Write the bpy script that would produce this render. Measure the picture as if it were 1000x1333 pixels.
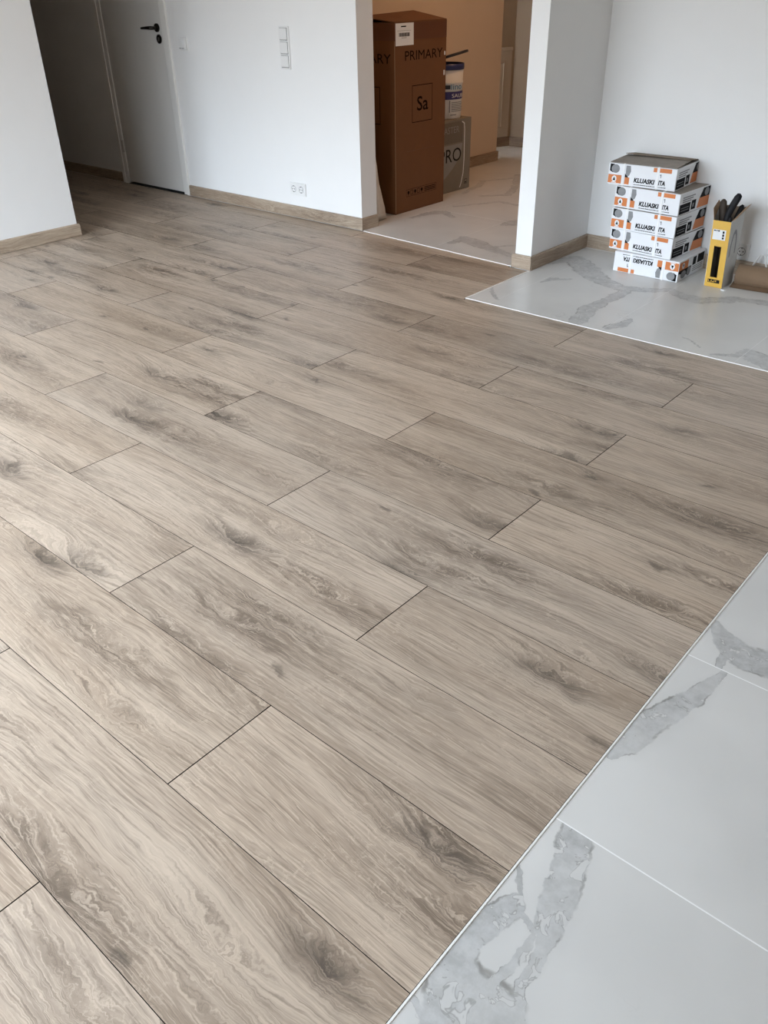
import bpy, bmesh, math, random
from mathutils import Matrix, Vector

# ------------------------------------------------------------------ clear
for o in list(bpy.data.objects):
    bpy.data.objects.remove(o)
scene = bpy.context.scene
col = scene.collection

# ------------------------------------------------------------------ camera
cd = bpy.data.cameras.new('camera')
cam = bpy.data.objects.new('camera', cd)
col.objects.link(cam)
RIGHT = Vector((0.7554478, 0.6549832, -0.0171956))
DOWN = Vector((0.3422070, -0.4168051, -0.8421211))
FWD = Vector((-0.5587424, 0.6302940, -0.5390143))
m = Matrix.Identity(4)
for r in range(3):
    m[r][0], m[r][1], m[r][2] = RIGHT[r], -DOWN[r], -FWD[r]
m[0][3], m[1][3], m[2][3] = 1.72302, -1.38953, 1.36056
cam.matrix_world = m
cd.sensor_fit = 'VERTICAL'
cd.sensor_height = 24.0
cd.lens = 24.0 * 1074.05 / 1333.0
cd.clip_start = 0.02
scene.camera = cam

# ------------------------------------------------------------------ sky
SKY = 24.0
world = bpy.data.worlds.new('sky')
scene.world = world
world.use_nodes = True
wt = world.node_tree
wt.nodes.clear()
wo = wt.nodes.new('ShaderNodeOutputWorld')
wb = wt.nodes.new('ShaderNodeBackground')
wc = wt.nodes.new('ShaderNodeTexCoord')
ws = wt.nodes.new('ShaderNodeSeparateXYZ')
wr = wt.nodes.new('ShaderNodeValToRGB')
wm = wt.nodes.new('ShaderNodeMapRange')
wm.inputs[1].default_value = -0.04      # hazy skyline
wm.inputs[2].default_value = 0.26
wt.links.new(wc.outputs['Generated'], ws.inputs[0])
wt.links.new(ws.outputs['Z'], wm.inputs[0])
wt.links.new(wm.outputs[0], wr.inputs[0])
wr.color_ramp.elements[0].color = (0.11, 0.105, 0.10, 1)     # ground outside
wr.color_ramp.elements[1].color = (0.745, 0.865, 1.0, 1)       # overcast sky
wt.links.new(wr.outputs[0], wb.inputs[0])
wb.inputs[1].default_value = SKY
wt.links.new(wb.outputs[0], wo.inputs[0])

# window opening of the room, behind the camera (the daylight enters here)
WIN_X0, WIN_X1, WIN_Z0, WIN_Z1, WIN_Y = -3.3, 0.55, 0.12, 2.25, -2.9
pl = bpy.data.lights.new('window_portal', 'AREA')
pl.shape = 'RECTANGLE'
pl.size = WIN_X1 - WIN_X0
pl.size_y = WIN_Z1 - WIN_Z0
pl.cycles.is_portal = True
po = bpy.data.objects.new('window_portal', pl)
po.location = ((WIN_X0 + WIN_X1) / 2, WIN_Y - 0.02, (WIN_Z0 + WIN_Z1) / 2)
po.rotation_euler = (math.radians(90), 0, 0)
col.objects.link(po)

scene.view_settings.view_transform = 'Standard'
scene.view_settings.look = 'None'
scene.view_settings.gamma = 1.0
scene.view_settings.use_curve_mapping = False
scene.view_settings.exposure = 0.0
scene.cycles.use_denoising = True
scene.cycles.denoising_prefilter = 'NONE'
scene.cycles.diffuse_bounces = 6

# ------------------------------------------------------------------ node helper
class NT:
    def __init__(self, name):
        self.mat = bpy.data.materials.new(name)
        self.mat.use_nodes = True
        self.t = self.mat.node_tree
        self.t.nodes.clear()
        self.out = self.t.nodes.new('ShaderNodeOutputMaterial')
        self.bsdf = self.t.nodes.new('ShaderNodeBsdfPrincipled')
        self.t.links.new(self.bsdf.outputs[0], self.out.inputs[0])

    def _in(self, sock, v):
        if v is None:
            return
        if isinstance(v, bpy.types.NodeSocket):
            self.t.links.new(v, sock)
        else:
            if sock.type == 'RGBA' and len(v) == 3:
                v = (*v, 1)
            sock.default_value = v

    def set(self, key, v):
        self._in(self.bsdf.inputs[key], v)

    def math(self, op, a, b=None, c=None, clamp=False):
        n = self.t.nodes.new('ShaderNodeMath')
        n.operation = op
        n.use_clamp = clamp
        for s, v in zip(n.inputs, (a, b, c)):
            self._in(s, v)
        return n.outputs[0]

    def vec(self, op, a, b=None, scale=None):
        n = self.t.nodes.new('ShaderNodeVectorMath')
        n.operation = op
        self._in(n.inputs[0], a)
        self._in(n.inputs[1], b)
        if scale is not None:
            self._in(n.inputs['Scale'], scale)
        return n.outputs['Value'] if op in ('DOT_PRODUCT', 'LENGTH', 'DISTANCE') else n.outputs[0]

    def noise(self, v, scale, detail=2.0, rough=0.5, dist=0.0, color=False, dims='3D'):
        n = self.t.nodes.new('ShaderNodeTexNoise')
        n.noise_dimensions = dims
        self._in(n.inputs['Vector'], v)
        n.inputs['Scale'].default_value = scale
        n.inputs['Detail'].default_value = detail
        n.inputs['Roughness'].default_value = rough
        n.inputs['Distortion'].default_value = dist
        return n.outputs['Color' if color else 'Fac']

    def voronoi(self, v, scale, rand=1.0):
        n = self.t.nodes.new('ShaderNodeTexVoronoi')
        n.voronoi_dimensions = '2D'
        self._in(n.inputs['Vector'], v)
        n.inputs['Scale'].default_value = scale
        n.inputs['Randomness'].default_value = rand
        return n

    def mix(self, f, a, b, blend='MIX'):
        n = self.t.nodes.new('ShaderNodeMix')
        n.data_type = 'RGBA'
        n.blend_type = blend
        self._in(n.inputs[0], f)
        self._in(n.inputs[6], a)
        self._in(n.inputs[7], b)
        return n.outputs[2]

    def smooth(self, v, lo, hi, o0=0.0, o1=1.0):
        n = self.t.nodes.new('ShaderNodeMapRange')
        n.interpolation_type = 'SMOOTHSTEP'
        for s, x in zip(n.inputs, (v, lo, hi, o0, o1)):
            self._in(s, x)
        return n.outputs[0]

    def coord(self, kind='Object'):
        return self.t.nodes.new('ShaderNodeTexCoord').outputs[kind]

    def bump(self, h, strength=0.2, dist=0.002):
        n = self.t.nodes.new('ShaderNodeBump')
        n.inputs['Strength'].default_value = strength
        n.inputs['Distance'].default_value = dist
        self._in(n.inputs['Height'], h)
        self.t.links.new(n.outputs[0], self.bsdf.inputs['Normal'])


def srgb(r, g, b):
    f = lambda c: (c / 255 / 12.92) if c / 255 <= 0.04045 else ((c / 255 + 0.055) / 1.055) ** 2.4
    return (f(r), f(g), f(b))


M = {}

def plain(name, rgb, rough=0.5, metallic=0.0, grain=0.04, gscale=60, bump=0.0, spec=0.5, coat=0.0):
    n = NT(name)
    c = n.coord()
    f = n.noise(c, gscale, 3.0)
    a = tuple(min(1, x * (1 + grain)) for x in rgb)
    b = tuple(x * (1 - grain) for x in rgb)
    n.set('Base Color', n.mix(f, b, a))
    n.set('Roughness', rough)
    n.set('Metallic', metallic)
    n.set('Specular IOR Level', spec)
    if coat:
        n.set('Coat Weight', coat)
    if bump:
        n.bump(n.noise(c, gscale * 2.5, 2.0), bump, 0.001)
    M[name] = n.mat
    return n.mat


# paint
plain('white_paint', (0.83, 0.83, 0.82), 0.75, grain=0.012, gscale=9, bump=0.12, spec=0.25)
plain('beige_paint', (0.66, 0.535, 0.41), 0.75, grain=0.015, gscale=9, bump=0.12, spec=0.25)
plain('dimming_taupe', (0.27, 0.20, 0.14), 0.75, grain=0.015, gscale=9, bump=0.12, spec=0.25)  # shade painted into the hall end walls; absorbs bounce on unseen walls
plain('panel_dim_paint', (0.36, 0.29, 0.22), 0.5, grain=0.015, gscale=9)  # cream panel darkened, the dimness of the hall end is in the colour
plain('ceiling_paint', (0.84, 0.84, 0.83), 0.85, grain=0.01, gscale=9, spec=0.2)
plain('door_lacquer', (0.76, 0.75, 0.72), 0.38, grain=0.01, gscale=5)
plain('frame_lacquer_lit', (0.84, 0.83, 0.80), 0.35, grain=0.01, gscale=5)  # door lacquer brightened, as if the frame caught more light
plain('switch_plastic', (0.80, 0.80, 0.79), 0.3, grain=0.01)
plain('dark_recess', (0.03, 0.03, 0.03), 0.7)  # near-black standing in for shade in gaps and recesses
plain('black_metal', (0.02, 0.018, 0.015), 0.35, metallic=0.6)
plain('steel', (0.55, 0.54, 0.52), 0.35, metallic=1.0)
plain('trim_white', (0.86, 0.85, 0.82), 0.4, grain=0.02)
plain('grout', (0.90, 0.90, 0.89), 0.8, grain=0.03)
plain('slab', (0.03, 0.027, 0.024), 0.9, spec=0.1)
plain('groove', (0.02, 0.016, 0.013), 0.9, spec=0.1)
plain('cardboard', (0.145, 0.054, 0.014), 0.75, grain=0.08, gscale=14, bump=0.05)
plain('cardboard_tape', (0.105, 0.031, 0.009), 0.4, grain=0.08, gscale=10)
plain('cardboard_edge', (0.33, 0.215, 0.125), 0.8, grain=0.1, gscale=40)
plain('box_ink', (0.014, 0.007, 0.004), 0.95, spec=0.05)
plain('paper_white', (0.78, 0.78, 0.77), 0.6, grain=0.02)
plain('carton_white', (0.80, 0.81, 0.83), 0.5, grain=0.02, gscale=30)
plain('carton_top', (0.27, 0.235, 0.20), 0.7, grain=0.2, gscale=22)
plain('carton_inside', (0.20, 0.15, 0.105), 0.8, grain=0.12, gscale=25)
plain('ink_black', (0.012, 0.012, 0.013), 0.8, spec=0.15)
plain('ink_grey', (0.22, 0.22, 0.23), 0.55, grain=0.25, gscale=45)
plain('stone_grey', (0.235, 0.24, 0.245), 0.6, grain=0.35, gscale=30)
plain('ink_orange', (0.62, 0.19, 0.045), 0.5, grain=0.06)
plain('strap_white', (0.86, 0.86, 0.86), 0.3, grain=0.02)
plain('yellow_card', (0.64, 0.365, 0.022), 0.45, grain=0.07, gscale=22)
plain('grey_card', (0.55, 0.55, 0.53), 0.6, grain=0.1, gscale=22)
plain('rubber_black', (0.010, 0.010, 0.012), 0.6, spec=0.25, grain=0.2, gscale=40)
plain('tool_brown', (0.045, 0.032, 0.023), 0.6, spec=0.25, grain=0.2)
plain('kraft_paper', (0.20, 0.127, 0.074), 0.75, grain=0.07, gscale=18, bump=0.06)
plain('plastic_white', (0.80, 0.79, 0.76), 0.35, grain=0.02)
plain('lid_blue', (0.02, 0.03, 0.14), 0.35, grain=0.05)
plain('lid_dark', (0.02, 0.02, 0.03), 0.4, grain=0.05)
plain('label_blue', (0.035, 0.03, 0.16), 0.4)
plain('label_cyan', (0.05, 0.20, 0.33), 0.4)
plain('grey_box', (0.21, 0.185, 0.15), 0.6, grain=0.08, gscale=15)
plain('grey_box_dark', (0.15, 0.125, 0.10), 0.6, grain=0.08, gscale=15)
plain('grey_box_light', (0.27, 0.265, 0.25), 0.55, grain=0.05, gscale=15)
plain('foam_white', (0.62, 0.60, 0.56), 0.85, grain=0.08, gscale=35, bump=0.35)
plain('aluminium', (0.6, 0.6, 0.6), 0.4, metallic=1.0)


def wood(name, light, mid, dark, knot, rough=0.42, knots=True, scale=1.0, gain=1.0, board=False):
    n = NT(name)
    c = n.coord()
    if board:                                # upright board: the grain runs along the wall
        cs_ = n.t.nodes.new('ShaderNodeSeparateXYZ')
        n._in(cs_.inputs[0], c)
        cc_ = n.t.nodes.new('ShaderNodeCombineXYZ')
        n._in(cc_.inputs[0], n.math('ADD', cs_.outputs[0], cs_.outputs[1]))
        n._in(cc_.inputs[1], cs_.outputs[2])
        c = cc_.outputs[0]
    info = n.t.nodes.new('ShaderNodeObjectInfo')
    rnd = info.outputs['Random']
    comb = n.t.nodes.new('ShaderNodeCombineXYZ')
    n._in(comb.inputs[0], n.math('MULTIPLY', rnd, 71.3))
    n._in(comb.inputs[1], n.math('MULTIPLY', rnd, 193.7))
    n._in(comb.inputs[2], n.math('MULTIPLY', rnd, 37.9))
    p = n.vec('ADD', n.vec('SCALE', c, scale=scale), comb.outputs[0])
    sep = n.t.nodes.new('ShaderNodeSeparateXYZ')
    n._in(sep.inputs[0], p)
    # wavering of the grain
    wav = n.noise(n.vec('MULTIPLY', p, (1.3, 4.0, 1.0)), 1.0, 3.0, 0.5)
    wav2 = n.noise(n.vec('MULTIPLY', p, (7.0, 16.0, 1.0)), 1.0, 2.0, 0.5)
    y = n.math('ADD', sep.outputs[1], n.math('MULTIPLY', n.math('SUBTRACT', wav, 0.5), 0.09))
    y = n.math('ADD', y, n.math('MULTIPLY', n.math('SUBTRACT', wav2, 0.5), 0.010))
    # knots: sparse cells stretched along the grain, ragged outline
    wob = n.vec('SCALE', n.vec('SUBTRACT', n.noise(p, 16.0, 4.0, 0.65, color=True), (0.5, 0.5, 0.5)), scale=0.07)
    pw = n.vec('ADD', p, wob)
    vo = n.voronoi(n.vec('MULTIPLY', pw, (1.55, 4.9, 1.0)), 1.0)
    d = vo.outputs['Distance']
    vs = n.t.nodes.new('ShaderNodeSeparateColor')
    n._in(vs.inputs[0], vo.outputs['Color'])
    present = n.smooth(vs.outputs[0], 0.50, 0.85)
    blot = n.math('MULTIPLY', n.smooth(d, 0.03, 0.26, 1.0, 0.0), present)
    pit = n.math('MULTIPLY', n.smooth(d, 0.015, 0.07, 1.0, 0.0), n.smooth(vs.outputs[1], 0.45, 0.6))
    vo2 = n.voronoi(n.vec('MULTIPLY', pw, (0.95, 6.0, 1.0)), 1.0)
    d2 = vo2.outputs['Distance']
    v2 = n.t.nodes.new('ShaderNodeSeparateColor')
    n._in(v2.inputs[0], vo2.outputs['Color'])
    smear = n.math('MULTIPLY', n.smooth(d2, 0.04, 0.50, 1.0, 0.0), n.smooth(v2.outputs[0], 0.15, 0.7))
    hump = n.math('EXPONENT', n.math('MULTIPLY', d, -6.0))
    hump2 = n.math('EXPONENT', n.math('MULTIPLY', d2, -4.0))
    bend = n.math('ADD', n.math('MULTIPLY', n.math('MULTIPLY', hump, present), 0.085), n.math('MULTIPLY', hump2, 0.05))
    yb = n.math('ADD', y, bend)
    cxyz = n.t.nodes.new('ShaderNodeCombineXYZ')
    n._in(cxyz.inputs[0], sep.outputs[0])
    n._in(cxyz.inputs[1], yb)
    n._in(cxyz.inputs[2], sep.outputs[2])
    g_ = cxyz.outputs[0]
    # growth rings, seen in patches
    ring = n.smooth(n.math('SINE', n.math('MULTIPLY', yb, 6.2832 * 62.0)), -0.5, 1.0)
    ringmod = n.smooth(n.noise(n.vec('MULTIPLY', p, (2.2, 8.0, 1.0)), 1.0, 2.0), 0.44, 0.66)
    ringmod = n.math('MAXIMUM', n.math('MULTIPLY', ringmod, 0.6), n.math('MULTIPLY', n.smooth(d, 0.08, 0.5, 1.0, 0.0), present))
    # tones along the grain
    tone = n.noise(n.vec('MULTIPLY', g_, (0.9, 7.0, 1.0)), 1.0, 3.0, 0.55)
    streak = n.noise(n.vec('MULTIPLY', g_, (2.0, 34.0, 1.0)), 1.0, 3.0, 0.6)
    fade = n.noise(n.vec('MULTIPLY', p, (4.0, 14.0, 1.0)), 1.0, 4.0, 0.65)
    fibre = n.noise(n.vec('MULTIPLY', g_, (5.0, 185.0, 1.0)), 1.0, 3.0, 0.7)
    fibre2 = n.noise(n.vec('MULTIPLY', g_, (13.0, 340.0, 1.0)), 1.0, 2.0, 0.6)
    curl = n.noise(n.vec('MULTIPLY', pw, (58.0, 135.0, 1.0)), 1.0, 1.5, 0.5, dist=1.2)
    wisp = n.noise(n.vec('MULTIPLY', n.vec('ADD', g_, n.vec('SCALE', wob, scale=0.35)), (7.0, 52.0, 1.0)), 1.0, 4.0, 0.7)
    fleckmod = n.smooth(n.noise(p, 5.0, 2.0), 0.42, 0.62)
    pale = tuple(min(1.0, x * 1.14) for x in light)
    a = n.mix(n.smooth(tone, 0.33, 0.67), mid, light)
    a = n.mix(n.smooth(streak, 0.46, 0.72, 0.0, 0.30), a, dark)
    a = n.mix(n.math('MULTIPLY', smear, n.smooth(wisp, 0.36, 0.62, 0.16, 0.95)), a, dark)
    a = n.mix(n.math('MULTIPLY', n.math('MULTIPLY', ring, ringmod), 0.30), a, dark)
    a = n.mix(n.smooth(fibre, 0.30, 0.56, 0.62, 0.0), a, dark)
    a = n.mix(n.smooth(fibre2, 0.48, 0.68, 0.0, 0.55), a, pale)
    a = n.mix(n.math('MULTIPLY', n.smooth(curl, 0.57, 0.66), n.math('MULTIPLY', fleckmod, 0.34)), a, pale)
    if knots:
        a = n.mix(n.math('MULTIPLY', blot, n.smooth(wisp, 0.36, 0.60, 0.15, 0.80)), a, knot)
        a = n.mix(n.math('MULTIPLY', pit, 0.55), a, tuple(x * 0.55 for x in knot))
    hsv = n.t.nodes.new('ShaderNodeHueSaturation')
    n._in(hsv.inputs['Color'], a)
    n._in(hsv.inputs['Value'], n.math('MULTIPLY', n.math('ADD', 0.95, n.math('MULTIPLY', n.math('FRACT', n.math('MULTIPLY', rnd, 57.0)), 0.10)), gain))
    n._in(hsv.inputs['Saturation'], n.math('ADD', 0.93, n.math('MULTIPLY', n.math('FRACT', n.math('MULTIPLY', rnd, 131.0)), 0.09)))
    n.set('Base Color', hsv.outputs[0])
    n.set('Roughness', n.math('ADD', rough - 0.06, n.math('MULTIPLY', fibre, 0.16)))
    n.set('Specular IOR Level', 0.5)
    n.bump(n.math('ADD', fibre, n.math('MULTIPLY', fibre2, 0.5)), 0.12, 0.0008)
    M[name] = n.mat
    return n.mat


wood('oak_plank', srgb(199, 181, 162), srgb(173, 154, 135), srgb(109, 94, 80), srgb(77, 67, 58), rough=0.42, gain=0.92)
wood('oak_skirting', srgb(200, 181, 158), srgb(172, 150, 127), srgb(128, 107, 88), srgb(90, 76, 64), rough=0.5, knots=False, scale=1.0, gain=0.82, board=True)

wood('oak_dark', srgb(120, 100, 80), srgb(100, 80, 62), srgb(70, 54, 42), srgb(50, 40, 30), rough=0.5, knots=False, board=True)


def marble(name, veins, seed=0.0, warp=1.0):
    """white glazed tile with printed grey veins that follow the given lines (x, y, half width in metres)"""
    n = NT(name)
    c = n.coord()
    cs = n.vec('ADD', c, (seed * 3.1, seed * 7.7, seed))
    w1 = n.vec('SUBTRACT', n.noise(cs, 11.0, 3.0, 0.55, color=True), (0.5, 0.5, 0.5))
    w2 = n.vec('SUBTRACT', n.noise(cs, 55.0, 3.0, 0.6, color=True), (0.5, 0.5, 0.5))
    p = n.vec('ADD', n.vec('ADD', c, n.vec('SCALE', w1, scale=0.055 * warp)), n.vec('SCALE', w2, scale=0.022 * warp))
    p = n.vec('MULTIPLY', p, (1, 1, 0))
    field = None
    for line in veins:
        for (ax, ay, aw), (bx, by, bw) in zip(line, line[1:]):
            ba = (bx - ax, by - ay, 0)
            ll = ba[0] ** 2 + ba[1] ** 2
            pa = n.vec('SUBTRACT', p, (ax, ay, 0))
            h = n.math('MULTIPLY', n.vec('DOT_PRODUCT', pa, ba), 1 / ll, clamp=True)
            d = n.vec('LENGTH', n.vec('SUBTRACT', pa, n.vec('SCALE', ba, scale=h)))
            r = n.math('DIVIDE', d, n.math('MULTIPLY_ADD', h, bw - aw, aw))
            field = r if field is None else n.math('MINIMUM', field, r)
    if field is None:
        field = n.math('ADD', 9.0, 0.0)
    cloud = n.noise(cs, 2.2, 3.0, 0.5)
    white = n.mix(n.smooth(cloud, 0.3, 0.7), srgb(206, 205, 202), srgb(217, 216, 213))
    # faint fine veins everywhere
    fv = n.noise(n.vec('ADD', cs, n.vec('SCALE', w1, scale=0.25)), 2.6, 4.0, 0.55)
    fine = n.smooth(n.math('ABSOLUTE', n.math('SUBTRACT', fv, 0.5)), 0.0, 0.007, 1.0, 0.0)
    fine = n.math('MULTIPLY', fine, n.smooth(n.noise(cs, 5.0, 2.0), 0.52, 0.70))
    a = n.mix(n.math('MULTIPLY', fine, 0.30), white, srgb(150, 149, 146))
    # the broad veins
    halo = n.smooth(field, 0.8, 2.0, 0.10, 0.0)
    a = n.mix(halo, a, srgb(165, 165, 163))
    band = n.smooth(field, 0.90, 1.04, 1.0, 0.0)
    isl = n.noise(cs, 24.0, 3.0, 0.6, dist=0.8)
    islands = n.smooth(isl, 0.60, 0.63)
    tone = n.mix(n.smooth(n.noise(cs, 30.0, 4.0, 0.65), 0.3, 0.7), srgb(170, 170, 168), srgb(194, 194, 193))
    dens = n.smooth(n.noise(cs, 8.0, 3.0, 0.6), 0.32, 0.6, 0.55, 1.0)
    a = n.mix(n.math('MULTIPLY', n.math('MULTIPLY', band, dens), n.math('SUBTRACT', 1.0, n.math('MULTIPLY', islands, 0.8))), a, tone)
    edge = n.smooth(n.math('ABSOLUTE', n.math('SUBTRACT', field, 0.96)), 0.02, 0.13, 1.0, 0.0)
    edge = n.math('MULTIPLY', edge, n.smooth(n.noise(cs, 19.0, 3.0), 0.42, 0.66))
    rim = n.math('MULTIPLY', n.smooth(n.math('ABSOLUTE', n.math('SUBTRACT', isl, 0.605)), 0.0, 0.02, 0.45, 0.0), band)
    a = n.mix(n.math('MAXIMUM', n.math('MULTIPLY', edge, 0.75), rim), a, srgb(122, 119, 113))
    n.set('Base Color', a)
    n.set('Roughness', 0.30)
    n.set('Specular IOR Level', 0.4)
    M[name] = n.mat
    return n.mat


VEINS_NEAR = [
    [(1.324, -0.400, 0.032), (1.355, -0.485, 0.032), (1.373, -0.541, 0.030), (1.393, -0.613, 0.028), (1.401, -0.648, 0.014), (1.408, -0.693, 0.009), (1.407, -0.723, 0.008), (1.425, -0.754, 0.008), (1.438, -0.778, 0.008)],
    [(1.322, -0.619, 0.024), (1.308, -0.675, 0.030), (1.297, -0.727, 0.026), (1.310, -0.776, 0.045), (1.345, -0.804, 0.060), (1.385, -0.823, 0.085), (1.45, -0.90, 0.10)],
    [(1.285, -0.538, 0.004), (1.342, -0.624, 0.006), (1.372, -0.637, 0.008)],
    [(1.286, -0.854, 0.005), (1.331, -0.869, 0.008)],
    [(1.378, -0.647, 0.006), (1.384, -0.684, 0.009), (1.376, -0.754, 0.010)],
]
VEINS_MID = [
    [(1.371, 0.181, 0.006), (1.363, 0.096, 0.020), (1.340, 0.003, 0.032), (1.316, -0.070, 0.036), (1.300, -0.151, 0.030), (1.291, -0.208, 0.012)],
]
VEINS_MID2 = [
    [(1.293, 0.336, 0.012), (1.345, 0.283, 0.038), (1.397, 0.264, 0.044), (1.444, 0.275, 0.05), (1.545, 0.281, 0.06)],
    [(1.365, 0.190, 0.010), (1.347, 0.278, 0.016)],
]
VEINS_KITCHEN = [
    [(-0.721, 2.778, 0.03), (-0.616, 2.958, 0.06), (-0.456, 2.822, 0.08), (-0.327, 2.696, 0.06), (-0.159, 2.628, 0.04), (-0.037, 2.675, 0.03), (0.067, 2.755, 0.025), (0.169, 2.702, 0.045), (0.263, 2.698, 0.05), (0.378, 2.820, 0.04), (0.526, 2.853, 0.04), (0.9, 2.9, 0.05)],
    [(-0.107, 2.599, 0.03), (-0.120, 2.349, 0.035), (-0.122, 2.225, 0.045), (-0.089, 2.103, 0.045), (-0.074, 2.002, 0.03)],
    [(-0.536, 2.462, 0.006), (-0.518, 2.548, 0.022), (-0.436, 2.611, 0.008)],
    [(-0.690, 2.238, 0.006), (-0.600, 2.116, 0.012), (-0.546, 2.081, 0.004)],
    [(0.070, 2.061, 0.02), (0.100, 2.128, 0.035), (0.103, 2.226, 0.012)],
    [(0.584, 2.040, 0.01), (0.658, 2.099, 0.02), (0.687, 2.169, 0.03), (0.740, 2.118, 0.05), (0.816, 2.075, 0.06)],
    [(0.389, 2.154, 0.003), (0.504, 2.095, 0.006)],
]
VEINS_HALL = [
    [(-1.403, 2.799, 0.02), (-1.389, 2.941, 0.05), (-1.270, 2.899, 0.06), (-1.085, 2.837, 0.04), (-0.918, 2.792, 0.03)],
    [(-1.405, 3.371, 0.02), (-1.363, 3.467, 0.07), (-1.301, 3.513, 0.1)],
    [(-1.163, 2.869, 0.008), (-1.051, 2.993, 0.012)],
    [(-2.004, 3.157, 0.015), (-1.996, 3.338, 0.03), (-1.927, 3.425, 0.04), (-1.788, 3.352, 0.02)],
    [(-1.980, 3.607, 0.012), (-1.878, 3.797, 0.018), (-1.801, 3.931, 0.02), (-1.610, 3.918, 0.02)],
    [(-2.192, 4.013, 0.02), (-2.264, 4.341, 0.03), (-2.335, 4.495, 0.02), (-2.256, 4.600, 0.015), (-2.186, 4.747, 0.02)],
    [(-2.004, 4.024, 0.02), (-1.883, 4.154, 0.03), (-1.962, 4.379, 0.03), (-2.239, 4.858, 0.03)],
]
marble('marble_near', VEINS_NEAR, 1.3, 0.6)
marble('marble_mid', VEINS_MID, 2.9, 0.6)
marble('marble_mid_far', VEINS_MID2, 4.1, 0.6)
marble('marble_kitchen', VEINS_KITCHEN, 5.7, 1.1)
marble('marble_hall', VEINS_HALL, 7.3, 1.1)
marble('marble_plain', [], 9.2)

# ------------------------------------------------------------------ mesh helpers
def link(name, me, mat=None, parent=None):
    o = bpy.data.objects.new(name, me)
    col.objects.link(o)
    if mat is not None and me is not None and not me.materials:
        for k in (mat if isinstance(mat, (list, tuple)) else [mat]):
            me.materials.append(M[k])
    if parent is not None:
        o.parent = parent
    return o


def bm_obj(name, bm, mat, parent=None, smooth=False):
    bmesh.ops.recalc_face_normals(bm, faces=bm.faces)
    me = bpy.data.meshes.new(name)
    bm.to_mesh(me)
    bm.free()
    if smooth:
        for f in me.polygons:
            f.use_smooth = True
    return link(name, me, mat, parent)


def tag(o, label, cat=None, group=None, kind=None):
    o['label'] = label
    if cat:
        o['category'] = cat
    if group:
        o['group'] = group
    if kind:
        o['kind'] = kind
    return o


def empty(name, loc=(0, 0, 0), rz=0.0):
    o = bpy.data.objects.new(name, None)
    o.empty_display_size = 0.05
    o.location = loc
    o.rotation_euler = (0, 0, rz)
    col.objects.link(o)
    return o


def add_box(bm, x0, x1, y0, y1, z0, z1, bevel=0.0, mi=0, seg=2):
    vs = [bm.verts.new((x, y, z)) for z in (z0, z1) for x, y in ((x0, y0), (x1, y0), (x1, y1), (x0, y1))]
    fs = []
    for q in ((0, 3, 2, 1), (4, 5, 6, 7), (0, 1, 5, 4), (1, 2, 6, 5), (2, 3, 7, 6), (3, 0, 4, 7)):
        f = bm.faces.new([vs[i] for i in q])
        f.material_index = mi
        fs.append(f)
    if bevel:
        es = list({e for f in fs for e in f.edges})
        bmesh.ops.bevel(bm, geom=es, offset=bevel, segments=seg, affect='EDGES', profile=0.5)


def box(name, x0, x1, y0, y1, z0, z1, mat, parent=None, bevel=0.0, seg=2):
    bm = bmesh.new()
    add_box(bm, x0, x1, y0, y1, z0, z1, bevel, seg=seg)
    return bm_obj(name, bm, mat, parent)


def boxes(name, lst, mat, parent=None, bevel=0.0):
    bm = bmesh.new()
    for b in lst:
        add_box(bm, *b, bevel=bevel)
    return bm_obj(name, bm, mat, parent)


def prism(bm, pts, z0, z1, mi=0):
    """vertical prism over a plan polygon"""
    lo = [bm.verts.new((x, y, z0)) for x, y in pts]
    hi = [bm.verts.new((x, y, z1)) for x, y in pts]
    fs = [bm.faces.new(lo[::-1]), bm.faces.new(hi)]
    for i in range(len(pts)):
        j = (i + 1) % len(pts)
        fs.append(bm.faces.new((lo[i], lo[j], hi[j], hi[i])))
    for f in fs:
        f.material_index = mi
    return fs


def tube_pts(bm, pts, rads, seg=12, cap=True):
    """tube along a polyline with a radius per point (or (ra, rb) for a flattened section)"""
    pts = [Vector(p) for p in pts]
    rings = []
    up = None
    for i, p in enumerate(pts):
        d = (pts[min(i + 1, len(pts) - 1)] - pts[max(i - 1, 0)]).normalized()
        if up is None:
            up = Vector((0, 0, 1)) if abs(d.z) < 0.9 else Vector((1, 0, 0))
        a = d.cross(up).normalized()
        b = a.cross(d).normalized()
        up = b
        r = rads[i]
        ra, rb = r if isinstance(r, tuple) else (r, r)
        rings.append([bm.verts.new(p + a * ra * math.cos(2 * math.pi * k / seg) + b * rb * math.sin(2 * math.pi * k / seg)) for k in range(seg)])
    for r0, r1 in zip(rings, rings[1:]):
        for k in range(seg):
            bm.faces.new((r0[k], r0[(k + 1) % seg], r1[(k + 1) % seg], r1[k]))
    if cap:
        bm.faces.new(rings[0][::-1])
        bm.faces.new(rings[-1])


def lathe(bm, prof, cx=0, cy=0, seg=40, cap_bottom=True, cap_top=False):
    rings = [[bm.verts.new((cx + r * math.cos(2 * math.pi * k / seg), cy + r * math.sin(2 * math.pi * k / seg), z)) for k in range(seg)] for r, z in prof]
    for r0, r1 in zip(rings, rings[1:]):
        for k in range(seg):
            bm.faces.new((r0[k], r0[(k + 1) % seg], r1[(k + 1) % seg], r1[k]))
    if cap_bottom:
        bm.faces.new(rings[0][::-1])
    if cap_top:
        bm.faces.new(rings[-1])


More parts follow.
